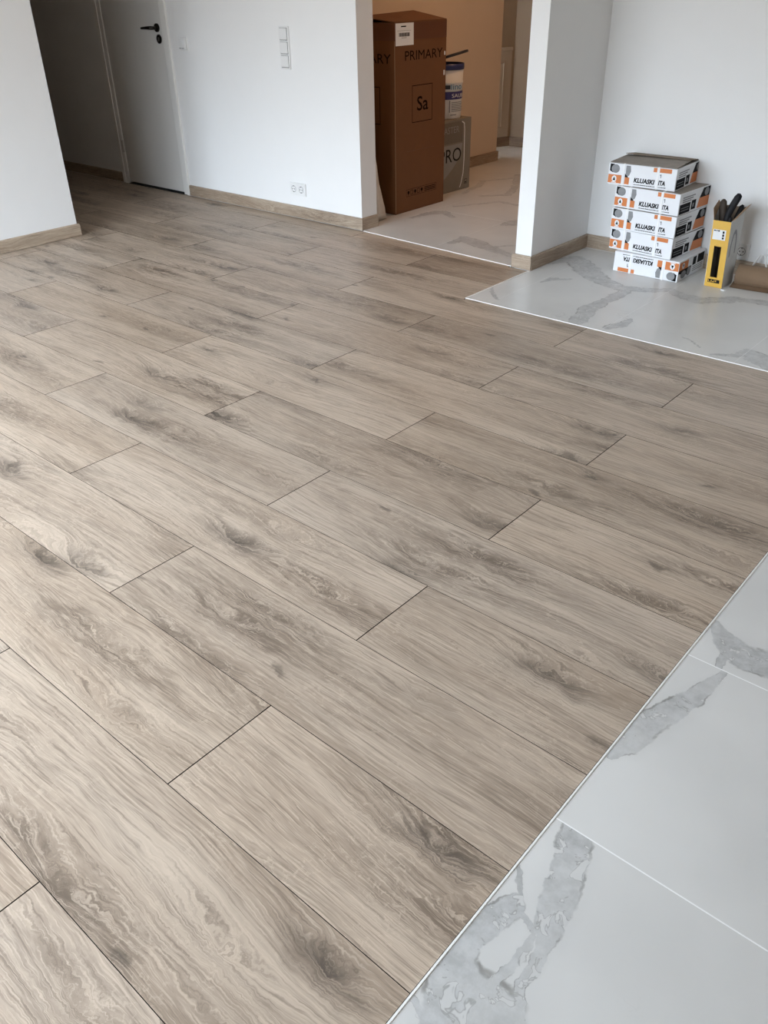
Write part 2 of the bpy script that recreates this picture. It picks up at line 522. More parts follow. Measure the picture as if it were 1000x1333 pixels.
class Face:
    """a flat face to print on: origin, u axis, v axis (unit vectors), outward normal"""
    def __init__(self, o, u, v, lift=0.0004):
        self.o, self.u, self.v = Vector(o), Vector(u), Vector(v)
        self.n = self.u.cross(self.v).normalized()
        self.lift = lift

    def pt(self, a, b, h=0.0):
        return self.o + self.u * a + self.v * b + self.n * (h + self.lift)

    def poly(self, bm, pts, h=0.0, thick=0.0003):
        hi = [bm.verts.new(self.pt(a, b, h + thick)) for a, b in pts]
        lo = [bm.verts.new(self.pt(a, b, h - self.lift)) for a, b in pts]
        bm.faces.new(hi)
        for i in range(len(pts)):
            j = (i + 1) % len(pts)
            bm.faces.new((lo[i], lo[j], hi[j], hi[i]))

    def rect(self, bm, a0, a1, b0, b1, h=0.0):
        self.poly(bm, [(a0, b0), (a1, b0), (a1, b1), (a0, b1)], h)

    def disc(self, bm, a, b, ra, rb, h=0.0, seg=20, t0=0, t1=2 * math.pi):
        self.poly(bm, [(a + ra * math.cos(t0 + (t1 - t0) * k / seg), b + rb * math.sin(t0 + (t1 - t0) * k / seg)) for k in range(seg)], h)

    def frame(self, bm, a0, a1, b0, b1, t, h=0.0):
        out = [bm.verts.new(self.pt(a, b, h)) for a, b in ((a0, b0), (a1, b0), (a1, b1), (a0, b1))]
        inn = [bm.verts.new(self.pt(a, b, h)) for a, b in ((a0 + t, b0 + t), (a1 - t, b0 + t), (a1 - t, b1 - t), (a0 + t, b1 - t))]
        for i in range(4):
            j = (i + 1) % 4
            bm.faces.new((out[i], out[j], inn[j], inn[i]))

    def text(self, name, s, a0, b0, width, height, mat, parent, h=0.0, shear=0.0, bold=0.0):
        """lettering fitted into width x height with its lower left corner at a0, b0"""
        cu = bpy.data.curves.new('text', 'FONT')
        cu.body = s
        cu.size = 1.0
        cu.shear = shear
        cu.offset = bold
        cu.resolution_u = 3
        to = bpy.data.objects.new('text', cu)
        col.objects.link(to)
        dg = bpy.context.evaluated_depsgraph_get()
        me = bpy.data.meshes.new_from_object(to.evaluated_get(dg))
        bpy.data.objects.remove(to)
        xs = [v.co.x for v in me.vertices]
        ys = [v.co.y for v in me.vertices]
        x0, x1, y0, y1 = min(xs), max(xs), min(ys), max(ys)
        for v in me.vertices:
            v.co = self.pt(a0 + (v.co.x - x0) / (x1 - x0) * width, b0 + (v.co.y - y0) / (y1 - y0) * height, h + 0.0003)
        me.materials.clear()
        me.name = name
        return link(name, me, mat, parent)


def split_islands(o):
    """give every separate printed patch an object of its own"""
    bm = bmesh.new()
    bm.from_mesh(o.data)
    bm.faces.ensure_lookup_table()
    seen, first = set(), True
    for f in bm.faces:
        if f.index in seen:
            continue
        isl, todo = [], [f]
        seen.add(f.index)
        while todo:
            c = todo.pop()
            isl.append(c)
            for e_ in c.edges:
                for k in e_.link_faces:
                    if k.index not in seen:
                        seen.add(k.index)
                        todo.append(k)
        vi = sorted({v.index for c in isl for v in c.verts})
        mp = {v: i for i, v in enumerate(vi)}
        bm.verts.ensure_lookup_table()
        me = bpy.data.meshes.new(o.data.name)
        me.from_pydata([bm.verts[v].co for v in vi], [], [[mp[v.index] for v in c.verts] for c in isl])
        for mt in o.data.materials:
            me.materials.append(mt)
        n_ = bpy.data.objects.new(o.name.split('.')[0], me)
        col.objects.link(n_)
        n_.parent = o.parent
    bm.free()
    bpy.data.objects.remove(o)


W = 0.2836                       # plank width
H = 2.6                          # room height
Y_WALL = 2.71
X_BORDER = 1.285                 # wood / tile border beside the camera
Y_KIT = 2.006                    # wood / tile border at the far kitchen floor
X_KIT = -0.69


def y_hall(x):                   # wood / tile border in the doorway
    return 2.700 + (x + 2.03) / (-0.845 + 2.03) * (2.622 - 2.700)


# ------------------------------------------------------------------ wooden floor
floor = box('floor', -6.7, X_BORDER - 0.002, -2.9, 2.70, -0.10, -0.0085, 'slab')
tag(floor, 'greige oak laminate plank floor filling the living room', 'floor', kind='structure')


def plank(poly, parent):
    cx = sum(p[0] for p in poly) / len(poly)
    cy = sum(p[1] for p in poly) / len(poly)
    bm = bmesh.new()
    f = bm.faces.new([bm.verts.new((x - cx, y - cy, 0)) for x, y in poly])
    outer = list(f.verts)
    bmesh.ops.inset_region(bm, faces=[f], thickness=0.0019, use_even_offset=True)
    for fc in bm.faces:
        fc.material_index = 0 if fc is f else 1
    es = [e for e in bm.edges if e.is_boundary]
    for v in outer:
        v.co.z = -0.0022
    ex = bmesh.ops.extrude_edge_only(bm, edges=es)
    for v in ex['geom']:
        if isinstance(v, bmesh.types.BMVert):
            v.co.z = -0.008
    for fc in bm.faces:
        if fc is not f:
            fc.material_index = 1
    bmesh.ops.recalc_face_normals(bm, faces=bm.faces)
    if f.normal.z < 0:
        bmesh.ops.reverse_faces(bm, faces=bm.faces)
    me = bpy.data.meshes.new('plank')
    bm.to_mesh(me)
    bm.free()
    o = link('plank', me, ['oak_plank', 'groove'], parent)
    o.location = (cx, cy, 0)
    return o


EVEN = [-25.6, -21.0, -16.4, -11.75, -7.05, -2.325, 2.265, 6.84]      # cross joints, in plank widths
ODD = [-23.3, -18.7, -14.05, -9.40, -4.625, 0.015, 4.60]
G = 0.0008
GX = 0.0014
X_MIN = -6.6
for r in range(-11, 10):                       # row r spans r*W .. (r+1)*W
    js = [j * W for j in (EVEN if (r % 2) else ODD)]
    y0, y1 = r * W + G, (r + 1) * W - G
    xmax = X_BORDER - 0.004 if r < 7 else X_KIT - 0.006
    if r == -11:
        y0 = max(y0, -2.89)
    for a, b in zip(js, js[1:]):
        a, b = max(a, X_MIN) + GX, min(b, xmax) - GX
        if b - a < 0.02:
            continue
        if r < 7 and r != 6:
            # the left wall stands on the rows beside it
            pass
        if r == 6 and b > X_KIT:
            top = Y_KIT - 0.004
            if a < X_KIT - 0.05:
                poly = [(a, y0), (b, y0), (b, top), (X_KIT, top), (X_KIT, y1), (a, y1)]
            else:
                poly = [(a, y0), (b, y0), (b, top), (a, top)]
        elif r == 9:
            top = lambda x: min(2.697, y_hall(x) - 0.004) if x > -2.05 else 2.697
            poly = [(a, y0), (b, y0), (b, top(b))]
            if a < -2.05 < b:
                poly += [(-2.045, top(-2.045))]
            poly += [(a, top(a))]
            if b > -0.84:
                poly = [(a, y0), (b, y0), (b, 2.598), (-0.835, 2.598), (-0.835, top(-0.835)), (a, top(a))]
        else:
            poly = [(a, y0), (b, y0), (b, y1), (a, y1)]
        plank(poly, floor)

# ------------------------------------------------------------------ tiled floors
def tile(poly, mat, parent, bevel=0.0008):
    bm = bmesh.new()
    f = bm.faces.new([bm.verts.new((x, y, 0.0)) for x, y in poly])
    outer = list(f.verts)
    bmesh.ops.inset_region(bm, faces=[f], thickness=bevel, use_even_offset=True)
    es = [e for e in bm.edges if e.is_boundary]
    for v in outer:
        v.co.z = -bevel
    ex = bmesh.ops.extrude_edge_only(bm, edges=es)
    for v in ex['geom']:
        if isinstance(v, bmesh.types.BMVert):
            v.co.z = -0.009
    bmesh.ops.recalc_face_normals(bm, faces=bm.faces)
    if f.normal.z < 0:
        bmesh.ops.reverse_faces(bm, faces=bm.faces)
    me = bpy.data.meshes.new('tile')
    bm.to_mesh(me)
    bm.free()
    return link('tile', me, mat, parent)


XR = 3.3                                                       # right wall
ft = boxes('floor_tiled', [(X_BORDER, XR, -2.9, 3.235, -0.10, -0.0009), (X_KIT - 0.012, X_BORDER, Y_KIT, 3.235, -0.10, -0.0009)], 'grout')
tag(ft, 'white marble-look tiled floor of the kitchen with grey veins', 'floor', kind='structure')
g = 0.0015
ys = [-2.9, -2.214, -1.614, -1.014, -0.414, 0.187, 0.788, 1.389, Y_KIT]
xs = [X_BORDER, 2.485, XR]
for i in range(len(ys) - 1):
    for j in range(len(xs) - 1):
        mt = 'marble_plain'
        if j == 0:
            mt = {3: 'marble_near', 4: 'marble_mid', 5: 'marble_mid_far'}.get(i, 'marble_plain')
        tile([(xs[j] + g, ys[i] + g), (xs[j + 1] - g, ys[i] + g), (xs[j + 1] - g, ys[i + 1] - g), (xs[j] + g, ys[i + 1] - g)], mt, ft)
kx = [X_KIT, -0.555, 0.065, 0.685, 1.285, 1.9, 2.5, XR]
for a, b in zip(kx, kx[1:]):
    g2 = 0.0007
    tile([(a + g2, Y_KIT + g), (b - g2, Y_KIT + g), (b - g2, 3.205), (a + g2, 3.205)], 'marble_kitchen' if a < 1.2 else 'marble_plain', ft)

XH0, XH1 = -2.77, -0.802                                       # hall walls
YH = 6.03
fh = bmesh.new()
prism(fh, [(-2.03, y_hall(-2.03)), (-0.845, y_hall(-0.845)), (-0.80, 2.64), (-0.80, YH), (-4.2, YH), (-4.2, 2.72), (-2.03, 2.72)], -0.10, -0.0012)
fh = bm_obj('floor_hall', fh, 'grout')
tag(fh, 'beige-lit marble tile floor of the hall beyond the doorway', 'floor', kind='structure')
hx = [-4.2, -3.6, -2.99, -2.03, -1.43, -0.805]
for a, b in zip(hx, hx[1:]):
    for c0, c1 in ((2.72, 3.46), (3.46, 4.66), (4.66, 5.86), (5.86, YH)):
        ya = y_hall(a) + 0.002 if (a >= -2.04 and c0 < 2.8) else c0 + g
        yb = y_hall(b) + 0.002 if (a >= -2.04 and c0 < 2.8) else c0 + g
        tile([(a + g, ya), (b - g, yb), (b - g, c1 - g), (a + g, c1 - g)], 'marble_hall', fh)

# edge profiles between wood and tile
t1 = box('trim_1', X_BORDER - 0.0034, X_BORDER + 0.0004, -2.9, Y_KIT + 0.0, -0.008, 0.0006, 'trim_white')
tag(t1, 'thin white edge profile between planks and tile beside the right wall', 'trim', kind='structure')
t2 = boxes('trim_2', [(X_KIT - 0.004, X_BORDER, Y_KIT - 0.0035, Y_KIT + 0.0008, -0.008, 0.001), (X_KIT - 0.006, X_KIT + 0.0, Y_KIT - 0.004, 2.598, -0.008, 0.0015)], 'trim_white')
tag(t2, 'thin white edge profile around the kitchen tiles by the pillar', 'trim', kind='structure')
b3 = bmesh.new()
prism(b3, [(-2.03, y_hall(-2.03) - 0.005), (-0.83, y_hall(-0.83) - 0.005), (-0.83, y_hall(-0.83) + 0.004), (-2.03, y_hall(-2.03) + 0.004)], -0.008, 0.0015)
t3 = bm_obj('trim_3', b3, 'trim_white')
tag(t3, 'thin white threshold strip across the hall doorway', 'trim', kind='structure')

# ------------------------------------------------------------------ walls
def wall(name, lst, mat, label):
    return tag(boxes(name, lst, mat), label, 'wall', kind='structure')

Z0 = -0.1
XL = -3.455
DX0, DX1, DZ = -4.70, -3.875, 2.06          # door opening
wall('wall_corridor_side', [(-6.7, -3.62, -2.9, 1.48, Z0, H)], 'dimming_taupe', 'unseen side wall of the corridor, darkened to cut bounce light')  # unseen, split off and painted dark to lower bounce light
wall('wall_left', [(-3.62, XL, -3.05, 1.48, Z0, H)], 'white_paint', 'bright white plastered wall ending at a sharp corner by the dark hall')
wall('wall_back', [(-6.7, DX0, Y_WALL, 2.855, Z0, H), (DX1, -2.05, Y_WALL, 2.855, Z0, H), (DX0, DX1, Y_WALL, 2.855, DZ, H), (DX0 - 0.05, DX1 + 0.05, 2.855, 2.90, Z0, H)], 'white_paint', 'white plastered wall with the door, switches and double socket')  # last box: unseen backing added to stop light under the door
wall('wall_partition', [(-0.802, -0.705, 2.615, YH + 0.1, Z0, H), (-0.705, -0.70, 2.615, 3.24, Z0, H)], 'white_paint', 'narrow white pillar end of the partition between doorway and kitchen')
wall('wall_kitchen', [(-0.70, XR + 0.1, 3.235, 3.38, Z0, H)], 'white_paint', 'white kitchen wall behind the stack of cartons')
wall('corridor_light_blocker', [(-3.62, XL, 1.48, Y_WALL, 2.08, H)], 'white_paint', 'unseen beam added over the corridor entry to block light')  # added beam out of view, keeps ceiling bounce out of the corridor
wall('wall_header', [(-2.05, -0.802, 2.67, 2.80, 2.1, H)], 'white_paint', 'white wall above the doorway to the hall')
wall('wall_right', [(XR, XR + 0.15, -3.05, 3.38, Z0, H)], 'dimming_taupe', 'unseen wall beyond the kitchen tiles, taupe to cut bounce light')  # unseen, dark colour picked to keep the pillar side dim
wall('wall_window', [(-3.455, WIN_X0, -3.05, -2.9, Z0, H), (WIN_X1, XR, -3.05, -2.9, Z0, H), (WIN_X0, WIN_X1, -3.05, -2.9, Z0, WIN_Z0), (WIN_X0, WIN_X1, -3.05, -2.9, WIN_Z1, H)], 'white_paint', 'white wall with the wide balcony window')
wall('wall_hall_left', [(XH0 - 0.12, XH0, 2.855, 5.30, Z0, H)], 'beige_paint', 'beige hall wall behind the tall brown carton')
wall('wall_hall_end', [(-3.115, XH1, YH, YH + 0.12, Z0, H)], 'dimming_taupe', 'beige wall at the far end of the hall, dimness painted in')
bw = bmesh.new()
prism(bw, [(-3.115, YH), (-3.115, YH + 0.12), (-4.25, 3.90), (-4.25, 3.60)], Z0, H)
tag(bm_obj('wall_hall_niche', bw, 'dimming_taupe'), 'beige slanting wall with framed wainscot panel at the end of the hall, dimness painted in', 'wall', kind='structure')
wall('wall_corridor', [(-6.85, -6.7, 1.3, 2.9, Z0, H)], 'dimming_taupe', 'wall closing the dark corridor by the door')  # unseen, dark paint keeps bounced light low in the corridor
cl = boxes('ceiling', [(-6.7, XR, -3.05, 2.71, H, H + 0.1), (-4.3, XR, 2.71, YH + 0.12, H, H + 0.1)], 'ceiling_paint')
tag(cl, 'white ceiling', 'ceiling', kind='structure')

# ------------------------------------------------------------------ baseboards
def skirt(bm, p, q, n, hgt=0.075, th=0.014, m0=0.0, m1=0.0):
    """board from p to q against a wall whose outward normal is n; m0/m1 lengthen the front for mitred corners"""
    p, q, n = Vector((*p, 0)), Vector((*q, 0)), Vector((*n, 0))
    d = (q - p).normalized()
    sec = [(0, 0.0), (th, 0.0), (th, hgt - 0.006), (th - 0.004, hgt), (0, hgt)]
    rings = []
    for base, mm in ((p, -m0), (q, m1)):
        rings.append([bm.verts.new(base + n * a + d * mm * (a / th) + Vector((0, 0, b + 0.0005))) for a, b in sec])
    k = len(sec)
    for i in range(k):
        j = (i + 1) % k
        bm.faces.new((rings[0][i], rings[0][j], rings[1][j], rings[1][i]))
    bm.faces.new(rings[0])
    bm.faces.new(rings[1][::-1])


def baseboard(name, runs, label, mat='oak_skirting'):
    bm = bmesh.new()
    for r_ in runs:
        skirt(bm, *r_[:3], **(r_[3] if len(r_) > 3 else {}))
    return tag(bm_obj(name, bm, mat), label, 'baseboard', kind='structure')

T = 0.014
baseboard('baseboard_left', [((XL, -2.9), (XL, 1.48), (1, 0), dict(m1=T)), ((XL, 1.48), (-6.7, 1.48), (0, 1), dict(m0=T))], 'oak baseboard along the bright left wall and round its corner')
baseboard('baseboard_door', [((DX0 - 0.035, Y_WALL), (-6.7, Y_WALL), (0, -1))], 'dark-lit oak baseboard beside the hinge side of the door')
baseboard('baseboard_back', [((-2.05, Y_WALL), (DX1 + 0.03, Y_WALL), (0, -1), dict(m0=T)), ((-2.05, 2.855), (-2.05, Y_WALL), (1, 0), dict(m1=T))], 'oak baseboard under the double socket')
baseboard('baseboard_pillar', [((-0.705, 2.615), (-0.802, 2.615), (0, -1), dict(m0=T, m1=T)), ((-0.70, 3.235), (-0.70, 2.615), (1, 0), dict(m1=T))], 'oak baseboard wrapped round the white pillar')
baseboard('baseboard_kitchen', [((XR, 3.235), (-0.70, 3.235), (0, -1))], 'oak baseboard behind the cartons along the kitchen wall')
baseboard('baseboard_hall', [((XH0, 5.30), (XH0, 2.86), (1, 0), dict(hgt=0.08, m0=T)), ((XH0 - 0.12, 5.30), (XH0, 5.30), (0, 1), dict(hgt=0.08, m1=T))], 'oak baseboard along the beige hall wall')
nd = Vector((-3.115 + 4.25, YH - 3.60)).normalized()
nn = (nd.y, -nd.x)
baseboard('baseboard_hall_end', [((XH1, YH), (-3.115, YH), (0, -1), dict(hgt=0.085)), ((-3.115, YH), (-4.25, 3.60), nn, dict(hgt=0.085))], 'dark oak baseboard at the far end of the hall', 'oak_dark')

# wainscot panel on the slanting end wall of the hall
wp = empty('wainscot_panel', (-3.115, YH, 0), math.atan2(nd.y, nd.x))
tag(wp, 'cream framed wainscot panel low on the far hall wall, shade painted in', 'wall panel')
# local x runs towards the inner corner (negative = away), local -y faces the hall
box('panel_board', -1.6, -0.03, -0.012, 0.0, 0.088, 0.82, 'panel_dim_paint', wp)
for a in (-0.62, -1.25):
    bm = bmesh.new()
    fc = Face((0, -0.012, 0), (1, 0, 0), (0, 0, 1), 0.0)
    for q in ((a, a + 0.52, 0.16, 0.18), (a, a + 0.52, 0.72, 0.74), (a, a + 0.02, 0.18, 0.72), (a + 0.50, a + 0.52, 0.18, 0.72)):
        add_box(bm, q[0], q[1], -0.022, -0.012, q[2], q[3], 0.003)
    bm_obj('panel_moulding', bm, 'panel_dim_paint', wp)
box('cap_rail', -1.6, -0.03, -0.028, 0.0, 0.82, 0.85, 'panel_dim_paint', wp, 0.005)

# ------------------------------------------------------------------ window behind the camera
win = empty('window_1', ((WIN_X0 + WIN_X1) / 2, -2.97, WIN_Z0))
tag(win, 'wide balcony window with white frame', 'window', kind='structure')
hw, hh = (WIN_X1 - WIN_X0) / 2, WIN_Z1 - WIN_Z0
boxes('window_frame', [(-hw, hw, -0.03, 0.03, 0, 0.06), (-hw, hw, -0.03, 0.03, hh - 0.06, hh), (-hw, -hw + 0.06, -0.03, 0.03, 0.06, hh - 0.06), (hw - 0.06, hw, -0.03, 0.03, 0.06, hh - 0.06), (-hw / 3 - 0.04, -hw / 3 + 0.04, -0.03, 0.03, 0.06, hh - 0.06), (hw / 3 - 0.04, hw / 3 + 0.04, -0.03, 0.03, 0.06, hh - 0.06)], 'switch_plastic', win)
gm = bpy.data.materials.new('window_glass')
gm.use_nodes = True
gt = gm.node_tree
gt.nodes.clear()
go, gmix, gtr, ggl = (gt.nodes.new(x) for x in ('ShaderNodeOutputMaterial', 'ShaderNodeMixShader', 'ShaderNodeBsdfTransparent', 'ShaderNodeBsdfGlossy'))
gmix.inputs[0].default_value = 0.06
ggl.inputs['Roughness'].default_value = 0.02
gt.links.new(gtr.outputs[0], gmix.inputs[1])
gt.links.new(ggl.outputs[0], gmix.inputs[2])
gt.links.new(gmix.outputs[0], go.inputs[0])
M['window_glass'] = gm
for k in range(3):
    a = -hw + 0.06 + k * (2 * hw / 3)
    box('pane', -hw + 0.05 + k * (2 * hw - 0.1) / 3, -hw + 0.05 + (k + 1) * (2 * hw - 0.1) / 3, -0.004, 0.0, 0.05, hh - 0.05, 'window_glass', win)

# ------------------------------------------------------------------ door
door = empty('door_1', ((DX0 + DX1) / 2, Y_WALL, 0))
tag(door, 'plain white lacquered door with black lever handle, closed', 'door', kind='structure')
dw = (DX1 - DX0) / 2
boxes('door_frame', [(-dw, -dw + 0.045, -0.012, 0.10, 0, DZ), (dw - 0.045, dw, -0.012, 0.10, 0, DZ), (-dw + 0.045, dw - 0.045, -0.012, 0.10, DZ - 0.045, DZ)], 'frame_lacquer_lit', door, 0.003)
boxes('architrave', [(-dw - 0.032, -dw + 0.004, -0.018, -0.0005, 0, DZ + 0.03), (dw - 0.004, dw + 0.028, -0.018, -0.0005, 0, DZ + 0.03), (-dw + 0.004, dw - 0.004, -0.018, -0.0005, DZ - 0.004, DZ + 0.03)], 'frame_lacquer_lit', door, 0.003)
leaf = box('door_leaf', -dw + 0.049, dw - 0.051, -0.004, 0.036, 0.014, DZ - 0.049, 'door_lacquer', door, 0.002)
boxes('door_gap_shade', [(-dw + 0.044, -dw + 0.055, 0.038, 0.09, 0, DZ), (dw - 0.056, dw - 0.044, 0.038, 0.09, 0, DZ)], 'dark_recess', door)  # blackened strips draw the shadow line beside the leaf
box('threshold', -dw + 0.04, dw - 0.04, -0.012, 0.145, -0.06, 0.002, 'dark_recess', door)  # blackened to draw the dark gap under the leaf; blocks light from below
hx0 = dw - 0.10
def disc_y(bm, cx, cz, r, y0, y1, seg=24, rz=None):
    rz = rz or r
    a = [bm.verts.new((cx + r * math.cos(2 * math.pi * k / seg), y0, cz + rz * math.sin(2 * math.pi * k / seg))) for k in range(seg)]
    b = [bm.verts.new((cx + r * math.cos(2 * math.pi * k / seg), y1, cz + rz * math.sin(2 * math.pi * k / seg))) for k in range(seg)]
    bm.faces.new(a); bm.faces.new(b[::-1])
    for k in range(seg):
        bm.faces.new((a[k], b[k], b[(k + 1) % seg], a[(k + 1) % seg]))
bm = bmesh.new()
disc_y(bm, hx0, 1.125, 0.027, -0.016, -0.006)
tube_pts(bm, [(hx0, -0.010, 1.125), (hx0, -0.045, 1.125), (hx0 - 0.012, -0.056, 1.125), (hx0 - 0.06, -0.058, 1.125), (hx0 - 0.125, -0.056, 1.122)], [0.010, 0.011, 0.012, 0.010, 0.007])
bm_obj('door_handle', bm, 'black_metal', door)['label'] = 'black lever handle'
bm = bmesh.new()
disc_y(bm, hx0 + 0.008, 1.055, 0.026, -0.014, -0.006, rz=0.029)
esc = bm_obj('escutcheon', bm, 'black_metal', door)
bm = bmesh.new()
disc_y(bm, hx0 + 0.008, 1.055, 0.009, -0.016, -0.013, 16, 0.013)
bm_obj('lock_cylinder', bm, 'steel', esc)
for z in (0.24, 1.78):
    bm = bmesh.new()
    tube_pts(bm, [(-dw + 0.046, -0.016, z), (-dw + 0.046, -0.016, z + 0.09)], [0.008, 0.008])
    bm_obj('hinge', bm, 'steel', door)

# ------------------------------------------------------------------ switches and sockets
def switch_plate(name, x0, x1, z0, z1, nrock, label, cat):
    e = empty(name, ((x0 + x1) / 2, Y_WALL, z0))
    tag(e, label, cat)
    w2, hh2 = (x1 - x0) / 2, z1 - z0
    bm = bmesh.new()
    add_box(bm, -w2, w2, -0.010, -0.0003, 0, hh2, 0.0025)
    bm_obj('frame', bm, 'switch_plastic', e)
    step = (hh2 - 0.010) / nrock
    for k in range(nrock):
        zz = 0.005 + k * step
        box('seam', -w2 + 0.010, w2 - 0.010, -0.0112, -0.009, zz + 0.004, zz + step - 0.004, 'dark_recess', e)
        bm = bmesh.new()
        # rocker, tilted: proud at the top edge
        a, b, c0, c1 = -w2 + 0.0115, w2 - 0.0115, zz + 0.007, zz + step - 0.0055
        vs = [bm.verts.new(v) for v in ((a, -0.0125, c0), (b, -0.0125, c0), (b, -0.0165, c1), (a, -0.0165, c1), (a, -0.009, c0), (b, -0.009, c0), (b, -0.009, c1), (a, -0.009, c1))]
        for q in ((0, 1, 2, 3), (4, 7, 6, 5), (0, 4, 5, 1), (1, 5, 6, 2), (2, 6, 7, 3), (3, 7, 4, 0)):
            bm.faces.new([vs[i] for i in q])
        bmesh.ops.bevel(bm, geom=list(bm.edges), offset=0.0008, segments=1, affect='EDGES')
        bm_obj('rocker', bm, 'switch_plastic', e)
    return e

switch_plate('light_switch', -2.708, -2.620, 0.912, 1.150, 3, 'tall white switch plate with three rockers above the double socket', 'light switch')
th = empty('thermostat', (-3.690, Y_WALL, 0.990))
tag(th, 'small square white room thermostat beside the door frame', 'thermostat')
box('base_plate', -0.042, 0.042, -0.010, -0.0003, 0, 0.084, 'switch_plastic', th, 0.002)
box('cover', -0.034, 0.036, -0.030, -0.010, 0.008, 0.078, 'switch_plastic', th, 0.005)
bm = bmesh.new(); disc_y(bm, -0.008, 0.048, 0.018, -0.033, -0.030)
bm_obj('dial', bm, 'switch_plastic', th)
for k in range(4):
    box('vent_slot', -0.026 + k * 0.014, -0.018 + k * 0.014, -0.0306, -0.029, 0.012, 0.018, 'ink_grey', th)


def socket(name, x, y, z, n, label):
    e = empty(name, (x, y, z))
    tag(e, label, 'socket')
    w2 = 0.071 * n / 2 + 0.005
    box('frame', -w2, w2, -0.010, -0.0003, 0, 0.081, 'switch_plastic', e, 0.0025)
    for k in range(n):
        cx = (k - (n - 1) / 2) * 0.071
        ins = box('insert', cx - 0.028, cx + 0.028, -0.0118, -0.009, 0.0125, 0.0685, 'switch_plastic', e, 0.001)
        bm = bmesh.new(); 
        # ring-shaped shadow gap of the socket well
        seg = 28
        for r0, r1 in ((0.0195, 0.0215),):
            for q in range(seg):
                t0, t1 = 2 * math.pi * q / seg, 2 * math.pi * (q + 1) / seg
                bm.faces.new([bm.verts.new((cx + r_ * math.cos(t), -0.0121, 0.0405 + r_ * math.sin(t))) for r_, t in ((r0, t0), (r1, t0), (r1, t1), (r0, t1))])
        bmesh.ops.remove_doubles(bm, verts=bm.verts, dist=1e-5)
        bm_obj('well_rim', bm, 'dark_recess', ins)
        for s in (-1, 1):
            bm = bmesh.new(); disc_y(bm, cx + s * 0.0095, 0.0405, 0.0034, -0.0124, -0.0115, 12)
            bm_obj('pin_hole', bm, 'dark_recess', ins)
            box('earth_clip', cx - 0.003, cx + 0.003, -0.0125, -0.0115, 0.0405 + s * 0.0175 - 0.0025, 0.0405 + s * 0.0175 + 0.0025, 'dark_recess', ins)
    return e

socket('double_socket', -2.632, Y_WALL, 0.147, 2, 'white double power socket just above the baseboard')
socket('power_socket', 0.225, 3.235, 0.082, 1, 'white single power socket behind the yellow carton')

# ------------------------------------------------------------------ hall lamp
hl = empty('ceiling_lamp', (-1.55, 4.2, 2.6))
tag(hl, 'round flush ceiling lamp with warm light in the hall', 'ceiling lamp')
bm = bmesh.new(); lathe(bm, [(0.17, 0.0), (0.17, -0.03), (0.15, -0.035)], seg=32, cap_bottom=True)
bm_obj('lamp_housing', bm, 'switch_plastic', hl)
em = bpy.data.materials.new('lamp_glow'); em.use_nodes = True
et = em.node_tree; et.nodes.clear()
eo, ee = et.nodes.new('ShaderNodeOutputMaterial'), et.nodes.new('ShaderNodeEmission')
ee.inputs[0].default_value = (1.0, 0.55, 0.26, 1); ee.inputs[1].default_value = 44.0
et.links.new(ee.outputs[0], eo.inputs[0])
M['lamp_glow'] = em
bm = bmesh.new(); lathe(bm, [(0.15, -0.035), (0.14, -0.05), (0.10, -0.06), (0.03, -0.064)], seg=32, cap_bottom=False, cap_top=True)
bm_obj('diffuser', bm, 'lamp_glow', hl)

# ------------------------------------------------------------------ tall brown carton
BX0, BX1, BY0, BY1, BZ = -2.72, -2.143, 3.160, 3.702, 1.155
bc = empty('tall_carton', (BX1, BY0, 0))
tag(bc, 'tall brown cardboard carton printed PRIMARY and Sa, with white label', 'box')
LX, LY = BX0 - BX1, BY1 - BY0
bm = bmesh.new()
t_ = 0.006
for q in ((LX, 0, 0, LY, 0, t_), (LX, 0, 0, t_, t_, BZ), (LX, 0, LY - t_, LY, t_, BZ), (LX, LX + t_, t_, LY - t_, t_, BZ), (-t_, 0, t_, LY - t_, t_, BZ)):
    add_box(bm, *q, bevel=0.0012, seg=1)
bm_obj('carton_body', bm, 'cardboard', bc)
def flap(name, pts, mat, parent, th=0.005):
    bm = bmesh.new()
    lo = [bm.verts.new(p) for p in pts]
    nrm = (Vector(pts[1]) - Vector(pts[0])).cross(Vector(pts[2]) - Vector(pts[0])).normalized()
    hi = [bm.verts.new(Vector(p) + nrm * th) for p in pts]
    bm.faces.new(lo[::-1]); bm.faces.new(hi)
    for i in range(len(pts)):
        j = (i + 1) % len(pts)
        bm.faces.new((lo[i], lo[j], hi[j], hi[i]))
    return bm_obj(name, bm, mat, parent)
# right-hand flap, a little raised towards its free edge, and the opposite flap
flap('top_flap', [(-0.001, 0.0, BZ), (-0.001, LY, BZ), (LX * 0.5, LY + 0.0, BZ + 0.047), (LX * 0.5, 0.0, BZ + 0.030)], 'cardboard', bc)
flap('top_flap', [(LX + 0.001, LY, BZ), (LX + 0.001, 0.0, BZ), (LX * 0.52, 0.0, BZ + 0.012), (LX * 0.52, LY, BZ + 0.012)], 'cardboard', bc)
flap('inner_flap', [(LX + 0.01, 0.012, BZ - 0.012), (-0.01, 0.012, BZ - 0.012), (-0.01, 0.25, BZ - 0.012), (LX + 0.01, 0.25, BZ - 0.012)], 'cardboard_edge', bc, 0.004)
fr = Face((0, 0, 0), (0, 1, 0), (0, 0, 1))                 # the Sa face, looking along -x
ff = Face((LX, 0, 0), (1, 0, 0), (0, 0, 1))                # the narrow face towards the doorway
bm = bmesh.new()
fr.rect(bm, 0.0, LY, BZ - 0.10, BZ - 0.001)
ff.rect(bm, 0.0, -LX, BZ - 0.10, BZ - 0.001)
bm_obj('packing_tape', bm, 'cardboard_tape', bc)
lb = bmesh.new()
fr.rect(lb, 0.012, 0.192, BZ - 0.128, BZ - 0.004, 0.0006)
